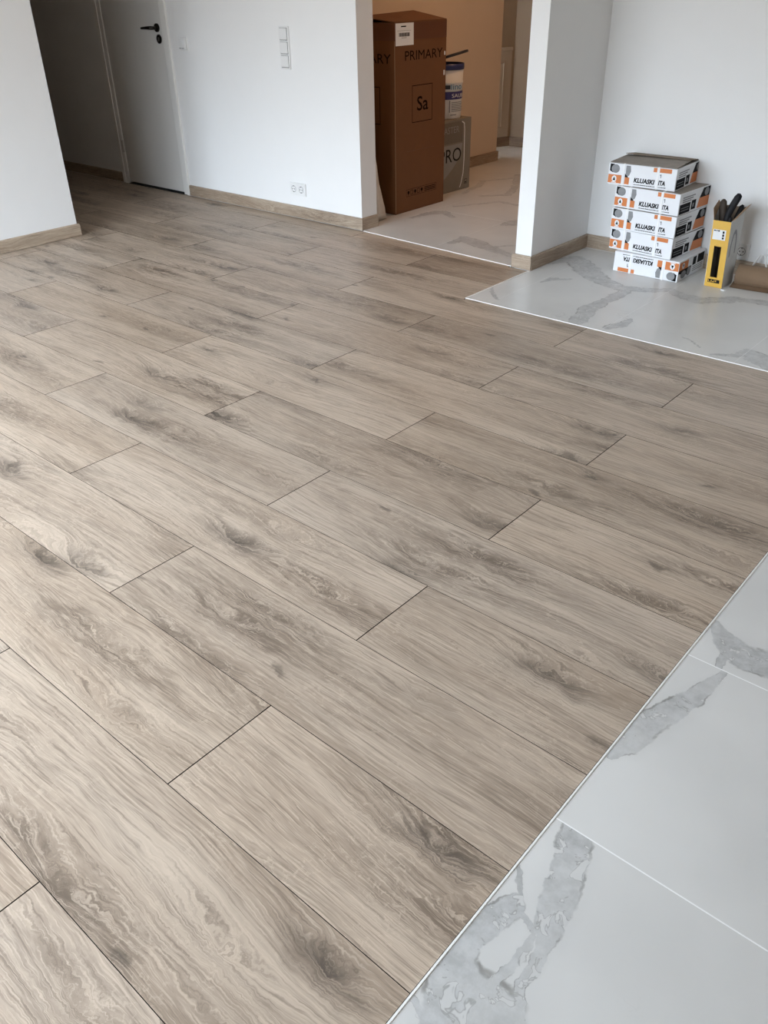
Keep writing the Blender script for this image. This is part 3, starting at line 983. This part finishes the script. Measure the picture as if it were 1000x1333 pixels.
lb = bm_obj('shipping_label', lb, 'paper_white', bc)
random.seed(4)
bm = bmesh.new()
a = 0.045
while a < 0.150:
    wd = random.choice((0.002, 0.003, 0.005))
    fr.rect(bm, a, a + wd, BZ - 0.078, BZ - 0.057, 0.0012)
    a += wd + random.choice((0.002, 0.003))
fr.rect(bm, 0.03, 0.165, BZ - 0.046, BZ - 0.045, 0.0012)
fr.rect(bm, 0.07, 0.12, BZ - 0.086, BZ - 0.084, 0.0012)
fr.rect(bm, 0.065, 0.115, BZ - 0.026, BZ - 0.019, 0.0012)
bm_obj('barcode_print', bm, 'ink_black', lb)
fr.text('lettering', 'PRIMARY', 0.105, 0.940, 0.395, 0.054, 'box_ink', bc)
ff.text('lettering', 'PRIMARY', -LX - 0.425, 0.928, 0.395, 0.054, 'box_ink', bc)
bm = bmesh.new()
fr.frame(bm, 0.178, 0.396, 0.566, 0.792, 0.0045)
ff.frame(bm, -LX - 0.345, -LX - 0.127, 0.566, 0.792, 0.0045)
split_islands(bm_obj('printed_frame', bm, 'box_ink', bc))
fr.text('lettering', 'Sa', 0.230, 0.635, 0.120, 0.088, 'box_ink', bc, 0.0, 0.0, 0.01)
ff.text('lettering', 'Sa', -LX - 0.300, 0.635, 0.120, 0.088, 'box_ink', bc)
bm = bmesh.new()
fr.frame(bm, 0.115, 0.455, 0.100, 0.148, 0.002)
for k in range(5):
    a = 0.125 + k * 0.037
    if k % 2 == 0:
        fr.disc(bm, a + 0.014, 0.126, 0.011, 0.011, 0, 12)
        fr.rect(bm, a + 0.012, a + 0.016, 0.106, 0.120)
    else:
        fr.frame(bm, a, a + 0.026, 0.108, 0.140, 0.003)
for k in range(3):
    fr.rect(bm, 0.318, 0.445, 0.110 + k * 0.011, 0.115 + k * 0.011)
bm_obj('handling_marks', bm, 'box_ink', bc)['kind'] = 'stuff'
bm = bmesh.new(); fr.rect(bm, 0.0, 0.004, 0.01, BZ - 0.10)
bm_obj('worn_edge', bm, 'cardboard_edge', bc)
bm = bmesh.new(); fr.rect(bm, 0.12, 0.42, 0.392, 0.3935)
bm_obj('crease', bm, 'cardboard_tape', bc)
bm = bmesh.new(); fr.rect(bm, 0.515, 0.530, 0.83, 0.86); fr.rect(bm, 0.520, 0.532, 0.95, 0.972)
split_islands(bm_obj('scuff', bm, 'paper_white', bc))

# ------------------------------------------------------------------ grey PRO carton
GX0, GX1, GY0, GY1, GZ = -2.74, -2.285, 3.760, 4.222, 0.505
gc = empty('grey_carton', (GX1, GY0, 0))
tag(gc, 'grey carton printed PRO under the paint bucket', 'box')
gl = GY1 - GY0
box('carton_body', GX0 - GX1, 0, 0, gl, 0, GZ, 'grey_box', gc, 0.003)
fg = Face((0, 0, 0), (0, 1, 0), (0, 0, 1))
bm = bmesh.new()
pts = [(0.0, 0.335), (0.355, 0.335)] + [(0.355 - 0.002 * k * k, 0.335 - 0.022 * k) for k in range(1, 12)] + [(0.0, 0.06)]
fg.poly(bm, pts[::-1])
bm_obj('light_print', bm, 'grey_box_light', gc)
bm = bmesh.new(); fg.rect(bm, 0.0, 0.355, 0.345, 0.490)
bm_obj('dark_print', bm, 'grey_box_dark', gc)
bm = bmesh.new()
cv = [(0.37, 0.470), (0.378, 0.43), (0.379, 0.33), (0.381, 0.22), (0.375, 0.12), (0.350, 0.045), (0.335, 0.018)]
for (a, b), (c_, d_) in zip(cv, cv[1:]):
    fg.poly(bm, [(c_ - 0.004, d_), (c_ + 0.004, d_), (a + 0.004, b), (a - 0.004, b)], 0.0005)
fg.poly(bm, [(0.378, 0.462), (0.374, 0.474), (0.345, 0.488), (0.34, 0.482)], 0.0005)
bm_obj('curved_line', bm, 'paper_white', gc)
fg.text('lettering', 'PRO', 0.075, 0.215, 0.265, 0.095, 'ink_black', gc, 0.0006)
fg.text('lettering', 'MASTER', 0.075, 0.415, 0.235, 0.045, 'grey_box_light', gc, 0.0006)
bm = bmesh.new(); fg.frame(bm, 0.392, 0.43, 0.035, 0.07, 0.003); fg.rect(bm, 0.400, 0.420, 0.042, 0.05)
bm_obj('handling_marks', bm, 'ink_black', gc)

# ------------------------------------------------------------------ bucket
bk = empty('paint_bucket', (-2.430, 4.075, GZ + 0.0005))
bk.scale = (1.0, 1.0, 1.14)
tag(bk, 'white plastic bucket with blue rim and label standing on the grey carton', 'bucket')
bm = bmesh.new()
lathe(bm, [(0.118, 0.0), (0.121, 0.006), (0.128, 0.20), (0.1325, 0.205), (0.1325, 0.215), (0.129, 0.217), (0.132, 0.285), (0.128, 0.287), (0.124, 0.285), (0.117, 0.01), (0.02, 0.006)], seg=48, cap_top=True)
bm_obj('bucket_body', bm, 'plastic_white', bk, True)
bm = bmesh.new()
lathe(bm, [(0.129, 0.283), (0.1375, 0.283), (0.139, 0.30), (0.137, 0.316), (0.129, 0.316), (0.129, 0.283)], seg=48, cap_bottom=False)
bm_obj('blue_rim', bm, 'lid_blue', bk, True)
bm = bmesh.new()
lathe(bm, [(0.02, 0.262), (0.124, 0.262), (0.124, 0.266), (0.02, 0.266)], seg=36, cap_top=True)
bm_obj('paint_fill', bm, 'lid_blue', bk)
lid = bmesh.new()
lathe(lid, [(0.138, -0.006), (0.140, 0.0), (0.138, 0.008), (0.12, 0.010), (0.02, 0.010)], seg=40, cap_top=True)
lid = bm_obj('lid', lid, 'lid_dark', bk, True)
lid.location = (0.012, 0.030, 0.352)
lid.rotation_euler = Vector((-0.234, -0.102, 0.967 * 1.14)).to_track_quat('Z', 'Y').to_euler()
lid['label'] = 'dark lid lying tilted on the open bucket'
def curved(bm, r0, a0, a1, z0, z1, r1=None, seg=10):
    r1 = r1 or r0
    lo = [bm.verts.new((r0 * math.cos(a0 + (a1 - a0) * k / seg), r0 * math.sin(a0 + (a1 - a0) * k / seg), z0)) for k in range(seg + 1)]
    hi = [bm.verts.new((r1 * math.cos(a0 + (a1 - a0) * k / seg), r1 * math.sin(a0 + (a1 - a0) * k / seg), z1)) for k in range(seg + 1)]
    for k in range(seg):
        bm.faces.new((lo[k], lo[k + 1], hi[k + 1], hi[k]))
def curved_text(s, a0, a1, z0, hgt, r, mat):
    f = Face((0, 0, 0), (1, 0, 0), (0, 1, 0), 0.0)
    o = f.text('lettering', s, 0, 0, 1.0, 1.0, mat, bk)
    for v in o.data.vertices:
        t = a0 + (a1 - a0) * v.co.x
        v.co = (r * math.cos(t), r * math.sin(t), z0 + v.co.y * hgt)
A = lambda d: math.radians(d)
bm = bmesh.new(); curved(bm, 0.1285, A(-55), A(40), 0.115, 0.160, 0.1300)
bm_obj('blue_label', bm, 'label_blue', bk)
bm = bmesh.new(); curved(bm, 0.1290, A(-62), A(-35), 0.175, 0.198)
bm_obj('dark_emblem', bm, 'lid_dark', bk)
curved_text('lino', A(-33), A(12), 0.172, 0.034, 0.1300, 'label_cyan')
curved_text('SAUB II', A(-30), A(35), 0.126, 0.022, 0.1312, 'paper_white')
bm = bmesh.new()
for k in range(6):
    curved(bm, 0.1275, A(-30), A(28 - 6 * (k % 2)), 0.045 + k * 0.010, 0.049 + k * 0.010)
curved(bm, 0.1265, A(-33), A(-10), 0.022, 0.027)
curved(bm, 0.1285, A(-38), A(-35), 0.04, 0.11, 0.1295)
bm_obj('small_print', bm, 'ink_grey', bk)['kind'] = 'stuff'

# ------------------------------------------------------------------ white foam sheet leaning in the doorway
fs = bmesh.new()
random.seed(11)
prof = []
N = 16
for k in range(N + 1):
    t = k / N
    z = 0.008 + t * 0.62
    prof.append((2.868, 3.030 - 0.150 * t ** 0.85 + random.uniform(-0.003, 0.003), z))
lo_ = []
for s in (-2.30, -2.115):
    ring = [fs.verts.new((s + (0.0 if s < -2.2 else 0.004 * math.sin(7 * k)), y_, z)) for k, (q, y_, z) in enumerate(prof)]
    back = [fs.verts.new((s, 2.875, z)) for q, y_, z in prof]
    lo_.append((ring, back))
(r0, b0), (r1, b1) = lo_
for k in range(N):
    fs.faces.new((r0[k], r1[k], r1[k + 1], r0[k + 1]))
    fs.faces.new((b0[k], b0[k + 1], b1[k + 1], b1[k]))
    fs.faces.new((r1[k], b1[k], b1[k + 1], r1[k + 1]))
    fs.faces.new((r0[k], r0[k + 1], b0[k + 1], b0[k]))
fs.faces.new((r0[0], b0[0], b1[0], r1[0]))
fs.faces.new((r0[N], r1[N], b1[N], b0[N]))
tag(bm_obj('foam_wrap', fs, 'foam_white', None, True), 'crumpled white foam wrap leaning between the wall end and the tall carton', 'packing foam')

# ------------------------------------------------------------------ stacked cartons
CW, CD, CH = 0.372, 0.335, 0.107


def make_carton():
    e = empty('tile_carton', (0, 0, 0))
    # origin: front left bottom corner, front at y = 0
    bm = bmesh.new()
    add_box(bm, 0, CW, 0, CD, 0, CH, 0.002, seg=2)
    bm_obj('carton_body', bm, 'carton_white', e)
    f = Face((0, 0, 0), (1, 0, 0), (0, 0, 1))
    rt = Face((CW, 0, 0), (0, 1, 0), (0, 0, 1))
    lf = Face((0, CD, 0), (0, -1, 0), (0, 0, 1))
    tp = Face((0, 0, CH), (1, 0, 0), (0, 1, 0))
    U = lambda u: u * CW
    V = lambda v: CH * (1 - v)
    # orange print
    bm = bmesh.new()
    for u0, u1, v0, v1 in ((0.006, 0.205, 0.53, 0.92), (0.255, 0.325, 0.60, 0.92), (0.665, 0.715, 0.03, 0.22), (0.755, 0.925, 0.03, 0.22)):
        f.rect(bm, U(u0), U(u1), V(v1), V(v0))
    rt.poly(bm, [(CD * 0.61, V(0.93)), (CD * 0.99, V(0.93)), (CD * 0.99, V(0.47)), (CD * 0.66, V(0.47))])
    lf.rect(bm, CD * 0.66, CD * 0.99, V(0.92), V(0.53))
    split_islands(bm_obj('orange_print', bm, 'ink_orange', e))
    # pictures of grey stones
    bm = bmesh.new()
    f.disc(bm, U(0.105), V(0.25), U(0.062), CH * 0.20, 0.0004)
    f.poly(bm, [(U(0.262), V(0.06)), (U(0.262), V(0.50)), (U(0.285), V(0.58)), (U(0.318), V(0.50)), (U(0.338), V(0.30)), (U(0.325), V(0.06))][::1], 0.0)
    rt.disc(bm, CD * 0.88, V(0.25), CD * 0.07, CH * 0.19, 0.0004)
    lf.disc(bm, CD * 0.80, V(0.27), CD * 0.10, CH * 0.19, 0.0004)
    lf.disc(bm, CD * 0.60, V(0.30), CD * 0.07, CH * 0.22, 0.0004)
    split_islands(bm_obj('stone_picture', bm, 'stone_grey', e))
    bm = bmesh.new()
    f.poly(bm, [(U(0.02), V(0.04)), (U(0.02), V(0.36)), (U(0.07), V(0.44)), (U(0.11), V(0.22)), (U(0.08), V(0.04))])
    f.poly(bm, [(U(0.255), V(0.44)), (U(0.255), V(0.60)), (U(0.31), V(0.60)), (U(0.29), V(0.54))], 0.0003)
    rt.rect(bm, CD * 0.03, CD * 0.37, V(0.95), V(0.50))
    rt.rect(bm, CD * 0.41, CD * 0.55, V(0.90), V(0.46))
    rt.poly(bm, [(CD * 0.66, V(0.47)), (CD * 0.99, V(0.47)), (CD * 0.99, V(0.04)), (CD * 0.76, V(0.04))])
    lf.rect(bm, CD * 0.05, CD * 0.30, V(0.93), V(0.50))
    lf.rect(bm, CD * 0.36, CD * 0.48, V(0.90), V(0.50))
    lf.poly(bm, [(CD * 0.52, V(0.53)), (CD * 0.99, V(0.53)), (CD * 0.99, V(0.40)), (CD * 0.56, V(0.10))])
    split_islands(bm_obj('black_print', bm, 'ink_black', e))
    bm = bmesh.new()
    for k in range(3):
        rt.rect(bm, CD * 0.10, CD * (0.50 - 0.06 * k), V(0.24 + 0.10 * k), V(0.19 + 0.10 * k))
    for k in range(2):
        rt.rect(bm, CD * 0.07, CD * 0.32, V(0.70 + 0.12 * k), V(0.67 + 0.12 * k), 0.0004)
    rt.poly(bm, [(CD * 0.44, V(0.78)), (CD * 0.49, V(0.78)), (CD * 0.49, V(0.60)), (CD * 0.44, V(0.60))], 0.0004)
    for k in range(3):
        lf.rect(bm, CD * 0.08, CD * 0.45, V(0.22 + 0.10 * k), V(0.18 + 0.10 * k))
    f.poly(bm, [(U(0.765), V(0.30)), (U(0.785), V(0.30)), (U(0.785), V(0.46)), (U(0.775), V(0.46)), (U(0.775), V(0.36)), (U(0.765), V(0.36))][::-1])
    bm_obj('small_print', bm, 'ink_grey', e)['kind'] = 'stuff'
    # emblem: white disc with a black mark
    for fc, ea, er, mk, bar in ((f, U(0.098), U(0.036), U(0.020), True), (lf, CD * 0.84, CD * 0.045, CD * 0.025, False)):
        bm = bmesh.new()
        fc.disc(bm, ea, V(0.72), er, CH * 0.145, 0.0004)
        em_ = bm_obj('emblem', bm, 'carton_white', e)
        bm = bmesh.new()
        fc.poly(bm, [(ea - mk, V(0.79)), (ea + mk, V(0.79)), (ea, V(0.62))], 0.0008)
        mko = bm_obj('emblem_mark', bm, 'ink_black', em_)
        if bar:
            bm = bmesh.new()
            fc.rect(bm, U(0.062), U(0.134), V(0.905), V(0.865), 0.0004)
            bm_obj('emblem_bar', bm, 'carton_white', e)
    # lettering, broken by the strap
    f.text('lettering', 'KLUASKI', U(0.395), V(0.80), U(0.305), CH * 0.225, 'ink_black', e, 0.0, 0.12, 0.045)
    f.text('lettering', 'ITA', U(0.755), V(0.80), U(0.10), CH * 0.225, 'ink_black', e, 0.0, 0.12, 0.045)
    bm = bmesh.new()
    random.seed(21)
    u = 0.395
    while u < 0.855:
        wd = random.uniform(0.006, 0.022)
        if not 0.705 < u < 0.75:
            f.rect(bm, U(u), U(u + wd), V(0.905), V(0.865 + random.uniform(0, 0.015)))
        u += wd + 0.005
    bm_obj('fine_print', bm, 'ink_black', e)['kind'] = 'stuff'
    # dull cardboard top
    bm = bmesh.new()
    tp.rect(bm, 0.006, CW - 0.006, 0.006, CD - 0.006)
    bm_obj('top_panel', bm, 'carton_top', e)
    # two packing straps
    for u in (0.232, 0.735):
        bm = bmesh.new()
        a, b = U(u) - 0.0045, U(u) + 0.0045
        o1 = 0.0016
        for q in ((a, b, -o1, 0, -0.0, CH), (a, b, CD, CD + o1, 0.0, CH), (a, b, -o1, CD + o1, CH, CH + o1), (a, b, 0.0, CD, -0.0004, 0.0)):
            add_box(bm, *q)
        bm_obj('strap', bm, 'strap_white', e)
    return e


def copy_tree(o, parent=None):
    c = o.copy()
    col.objects.link(c)
    c.parent = parent
    for ch in list(o.children):
        copy_tree(ch, c)
    return c


proto = make_carton()
stack = [  # front left corner x, y, base z, rotation in degrees, label
    (-0.392, 2.918, 0.1090, -4.5, 'white and orange carton lying directly on the upside-down bottom one'),
    (-0.394, 2.910, 0.2180, -2.6, 'white and orange carton in the middle of the stack of five'),
    (-0.398, 2.925, 0.3270, -3.2, 'white and orange carton directly under the open topmost one'),
    (-0.452, 2.925, 0.4360, 2.5, 'topmost white and orange carton with lifted brown top flaps'),
]
top = None
for i, (x, y, z, rz, lab) in enumerate(stack):
    o = proto if i == 0 else copy_tree(proto)
    o.location = (x, y, z)
    o.rotation_euler = (0, 0, math.radians(rz))
    tag(o, lab, 'carton', 'stacked cartons by the kitchen wall')
    top = o
flipped = copy_tree(proto)
flipped.location = (-0.336 + CW, 2.888, CH + 0.0005)
flipped.rotation_euler = (0, math.radians(180), 0)
tag(flipped, 'upside-down white and orange carton at the bottom of the stack', 'carton', 'stacked cartons by the kitchen wall')
# open flaps of the topmost carton
flap('top_flap', [(0.004, 0.004, CH + 0.002), (CW - 0.004, 0.004, CH + 0.002), (CW - 0.012, 0.20, CH + 0.010), (0.012, 0.20, CH + 0.012)], 'carton_top', top, 0.003)
flap('top_flap', [(CW - 0.004, CD - 0.004, CH + 0.002), (0.004, CD - 0.004, CH + 0.002), (0.012, 0.17, CH + 0.022), (CW - 0.012, 0.19, CH + 0.014)], 'carton_inside', top, 0.003)

# ------------------------------------------------------------------ yellow carton with tool handles
yc = empty('yellow_carton', (0.21, 2.935, 0))
tag(yc, 'narrow open yellow carton with a slot window, full of black tools', 'box')
# corner points: bottom and top, front and back (local)
fl, fr_, bl, br = (-0.046, 0, 0), (0.048, 0, 0), (-0.040, 0.13, 0), (0.050, 0.13, 0)
tfl, tfr = (-0.070, 0.022, 0.325), (0.024, 0.022, 0.325)
tbl, tbr = (-0.098, 0.160, 0.375), (0.036, 0.160, 0.375)
def panel_quads(bm, quad, holes=None, th=0.002):
    a, b, c, d = (Vector(q) for q in quad)       # bottom left, bottom right, top right, top left
    P = lambda u, v: (a * (1 - u) + b * u) * (1 - v) + (d * (1 - u) + c * u) * v
    n = (b - a).cross(d - a).normalized()
    if not holes:                                # gently twisted sheet: one closed grid
        N_ = 6
        hi = [[bm.verts.new(P(i / N_, j / N_)) for j in range(N_ + 1)] for i in range(N_ + 1)]
        lo = [[bm.verts.new(P(i / N_, j / N_) - n * th) for j in range(N_ + 1)] for i in range(N_ + 1)]
        for i in range(N_):
            for j in range(N_):
                bm.faces.new((hi[i][j], hi[i + 1][j], hi[i + 1][j + 1], hi[i][j + 1]))
                bm.faces.new((lo[i][j], lo[i][j + 1], lo[i + 1][j + 1], lo[i + 1][j]))
        for k in range(N_):
            for a_, b_ in (((k, 0), (k + 1, 0)), ((k, N_), (k + 1, N_)), ((0, k), (0, k + 1)), ((N_, k), (N_, k + 1))):
                bm.faces.new((lo[a_[0]][a_[1]], lo[b_[0]][b_[1]], hi[b_[0]][b_[1]], hi[a_[0]][a_[1]]))
        return P, n
    u0, u1, v0, v1 = holes
    us, vs_ = (0, u0, u1, 1), (0, v0, v1, 1)
    hi = [[bm.verts.new(P(u, v)) for v in vs_] for u in us]
    lo = [[bm.verts.new(P(u, v) - n * th) for v in vs_] for u in us]
    for i in range(3):
        for j in range(3):
            if (i, j) == (1, 1):
                continue
            bm.faces.new((hi[i][j], hi[i + 1][j], hi[i + 1][j + 1], hi[i][j + 1]))
            bm.faces.new((lo[i][j], lo[i][j + 1], lo[i + 1][j + 1], lo[i + 1][j]))
    for k in range(3):
        for a_, b_ in (((k, 0), (k + 1, 0)), ((k, 3), (k + 1, 3)), ((0, k), (0, k + 1)), ((3, k), (3, k + 1))):
            bm.faces.new((lo[a_[0]][a_[1]], lo[b_[0]][b_[1]], hi[b_[0]][b_[1]], hi[a_[0]][a_[1]]))
    for a_, b_ in (((1, 1), (2, 1)), ((2, 1), (2, 2)), ((2, 2), (1, 2)), ((1, 2), (1, 1))):
        bm.faces.new((lo[a_[0]][a_[1]], lo[b_[0]][b_[1]], hi[b_[0]][b_[1]], hi[a_[0]][a_[1]]))
    return P, n
bm = bmesh.new()
PF, NF = panel_quads(bm, (fl, fr_, tfr, tfl), (0.27, 0.66, 0.15, 0.62))
bm_obj('front_panel', bm, 'yellow_card', yc)
bm = bmesh.new(); PS, NS = panel_quads(bm, (fr_, br, tbr, tfr))
sp = bm_obj('side_panel', bm, 'grey_card', yc)
bm = bmesh.new(); panel_quads(bm, (bl, fl, tfl, tbl))
bm_obj('side_panel', bm, 'grey_card', yc)
bm = bmesh.new(); panel_quads(bm, (br, bl, tbl, tbr))
bm_obj('back_panel', bm, 'carton_inside', yc)
box('bottom_panel', -0.042, 0.046, 0.002, 0.128, 0.0005, 0.003, 'yellow_card', yc)
flap('top_flap', [tbr, (0.024, 0.03, 0.327), (0.046, 0.02, 0.346), (0.062, 0.15, 0.396)], 'cardboard_edge', yc, 0.002)
flap('top_flap', [(-0.070, 0.03, 0.327), tbl, (-0.106, 0.150, 0.396), (-0.086, 0.04, 0.376)], 'cardboard_edge', yc, 0.002)
def decal(name, P, n, rects, mat, parent, lift=0.0008):
    bm = bmesh.new()
    for u0, u1, v0, v1 in rects:
        bm.faces.new([bm.verts.new(P(u, v) + n * lift) for u, v in ((u0, v0), (u1, v0), (u1, v1), (u0, v1))])
    return bm_obj(name, bm, mat, parent)
lab = decal('price_label', PF, NF, [(0.10, 0.80, 0.72, 0.87)], 'paper_white', yc)
decal('label_print', PF, NF, [(0.14, 0.24, 0.845, 0.862), (0.27, 0.33, 0.845, 0.862), (0.36, 0.46, 0.843, 0.862), (0.62, 0.72, 0.82, 0.855), (0.62, 0.72, 0.775, 0.81), (0.62, 0.72, 0.735, 0.765)], 'ink_black', lab, 0.0014)
decal('logo_panel', PF, NF, [(0.18, 0.84, 0.065, 0.118)], 'ink_black', yc)
decal('logo_letters', PF, NF, [(0.21, 0.24, 0.075, 0.108), (0.24, 0.32, 0.075, 0.083), (0.36, 0.40, 0.075, 0.108), (0.44, 0.50, 0.075, 0.09), (0.53, 0.56, 0.075, 0.108), (0.60, 0.66, 0.085, 0.108)], 'yellow_card', yc, 0.0014)
# curved picture on the grey side
bm = bmesh.new()
arc = [(0.18 + 0.26 * (1 - math.cos(t)), 0.45 + 0.36 * math.sin(t)) for t in [math.pi * k / 16 for k in range(17)]]
inn = [(0.26 + 0.18 * (1 - math.cos(t)), 0.45 + 0.30 * math.sin(t)) for t in [math.pi * k / 16 for k in range(17)]]
for k in range(16):
    bm.faces.new([bm.verts.new(PS(*q) + NS * 0.0008) for q in (arc[k], arc[k + 1], inn[k + 1], inn[k])])
bm_obj('arc_picture', bm, 'ink_grey', sp)
# tools standing inside
def tool(name, pts, rads, mat, label, cat, extra=None):
    bm = bmesh.new()
    tube_pts(bm, pts, [(b_, a_) for a_, b_ in rads], 14)
    o = bm_obj(name, bm, mat, None, True)
    o.location = (0.21, 2.935, 0)
    tag(o, label, cat)
    if extra:
        extra(o)
    return o
def pivot(o):
    bm = bmesh.new()
    tube_pts(bm, [(0.0, 0.035, 0.30), (0.0, 0.052, 0.30)], [0.008, 0.008])
    bm_obj('collar', bm, 'black_metal', o)
tool('knife_handle', [(-0.004, 0.060, 0.006), (-0.002, 0.062, 0.20), (-0.020, 0.064, 0.31), (-0.014, 0.066, 0.355), (0.000, 0.070, 0.400), (0.013, 0.072, 0.432), (0.020, 0.073, 0.447), (0.023, 0.073, 0.451)],
     [(0.010, 0.006), (0.012, 0.008), (0.015, 0.011), (0.017, 0.013), (0.018, 0.013), (0.018, 0.013), (0.014, 0.011), (0.006, 0.005)], 'rubber_black', 'long curved black rubber handle sticking out highest from the yellow carton', 'tool handle')
tool('scraper_handle', [(-0.018, 0.085, 0.006), (-0.032, 0.090, 0.22), (-0.050, 0.092, 0.32), (-0.058, 0.094, 0.372), (-0.061, 0.095, 0.404), (-0.061, 0.095, 0.414)],
     [(0.010, 0.006), (0.012, 0.008), (0.018, 0.011), (0.020, 0.012), (0.016, 0.010), (0.006, 0.004)], 'tool_brown', 'dark brown wide tool handle leaning in the yellow carton', 'tool handle')
tool('pliers_handle', [(0.020, 0.100, 0.006), (0.016, 0.108, 0.24), (0.010, 0.120, 0.33), (0.022, 0.130, 0.380), (0.027, 0.132, 0.390)],
     [(0.009, 0.006), (0.010, 0.007), (0.012, 0.009), (0.012, 0.009), (0.006, 0.004)], 'rubber_black', 'short black tool grip by the raised flap of the yellow carton', 'tool handle')
tool('bar_clamp', [(0.012, 0.028, 0.006), (0.010, 0.032, 0.20), (0.008, 0.040, 0.30), (0.008, 0.042, 0.338), (0.010, 0.043, 0.346)],
     [(0.009, 0.009), (0.009, 0.009), (0.009, 0.009), (0.008, 0.008), (0.004, 0.004)], 'rubber_black', 'flat black tool showing through the slot of the yellow carton', 'tool handle')

# ------------------------------------------------------------------ kraft paper roll and small bits
kr = empty('paper_roll', (0.285, 3.055, 0), math.radians(6))
tag(kr, 'brown kraft paper roll lying on the tiles beside the yellow carton', 'paper roll')
bm = bmesh.new()
R0 = 0.052
seg = 36
def xring(bm, x, r):
    return [bm.verts.new((x, r * math.cos(2 * math.pi * k / seg), R0 + 0.001 + r * math.sin(2 * math.pi * k / seg))) for k in range(seg)]
rs = [xring(bm, 0.0, 0.020), xring(bm, 0.0, R0), xring(bm, 0.70, R0), xring(bm, 0.70, 0.020)]
for a, b in zip(rs, rs[1:] + rs[:1]):
    for k in range(seg):
        bm.faces.new((a[k], a[(k + 1) % seg], b[(k + 1) % seg], b[k]))
bm_obj('rolled_paper', bm, 'kraft_paper', kr, False)
for f in kr.children[0].data.polygons:
    f.use_smooth = len(f.vertices) == 4 and abs(f.normal.x) < 0.5
bm = bmesh.new()
pr = []
for k in range(9):
    t = k / 8
    pr.append((-R0 * 0.9 * math.sin(t * 1.2) - 0.030 * t, 0.010 * (1 - t) ** 2 + 0.0035 + 0.002 * math.sin(5 * t)))
up_ = [[bm.verts.new((x, y, z)) for y, z in pr] for x in (-0.012, 0.25, 0.50, 0.70)]
dn_ = [[bm.verts.new((x, y, z - 0.0015)) for y, z in pr] for x in (-0.012, 0.25, 0.50, 0.70)]
for A_ in (up_, dn_):
    for r0, r1 in zip(A_, A_[1:]):
        for k in range(8):
            bm.faces.new((r0[k], r0[k + 1], r1[k + 1], r1[k]))
bm_obj('loose_end', bm, 'kraft_paper', kr)

bm = bmesh.new()
tube_pts(bm, [(-0.062, 0, 0.005), (-0.014, 0.030, 0.132), (0.014, 0.030, 0.132), (0.062, 0, 0.005), (-0.062, 0, 0.005)], [(0.007, 0.005)] * 5, 8, cap=False)
pc = bm_obj('plastic_clip', bm, 'plastic_white')
pc.location = (0.352, 3.150, 0.0)
tag(pc, 'white triangular plastic clip leaning behind the brown paper roll', 'clip')

bm = bmesh.new()
pts = [(0.0, 0.0), (0.020, -0.006), (0.028, 0.006), (0.014, 0.012), (0.002, 0.010)]
prism(bm, pts, 0.0006, 0.006)
sc = bm_obj('paper_scrap', bm, 'paper_white')
sc.location = (0.265, 2.905, 0)
tag(sc, 'tiny white paper scrap on the tile in front of the yellow carton', 'paper scrap')

for o in bpy.data.objects:
    if o.type == 'MESH' and o.parent is None and 'label' not in o:
        print('UNLABELLED', o.name)
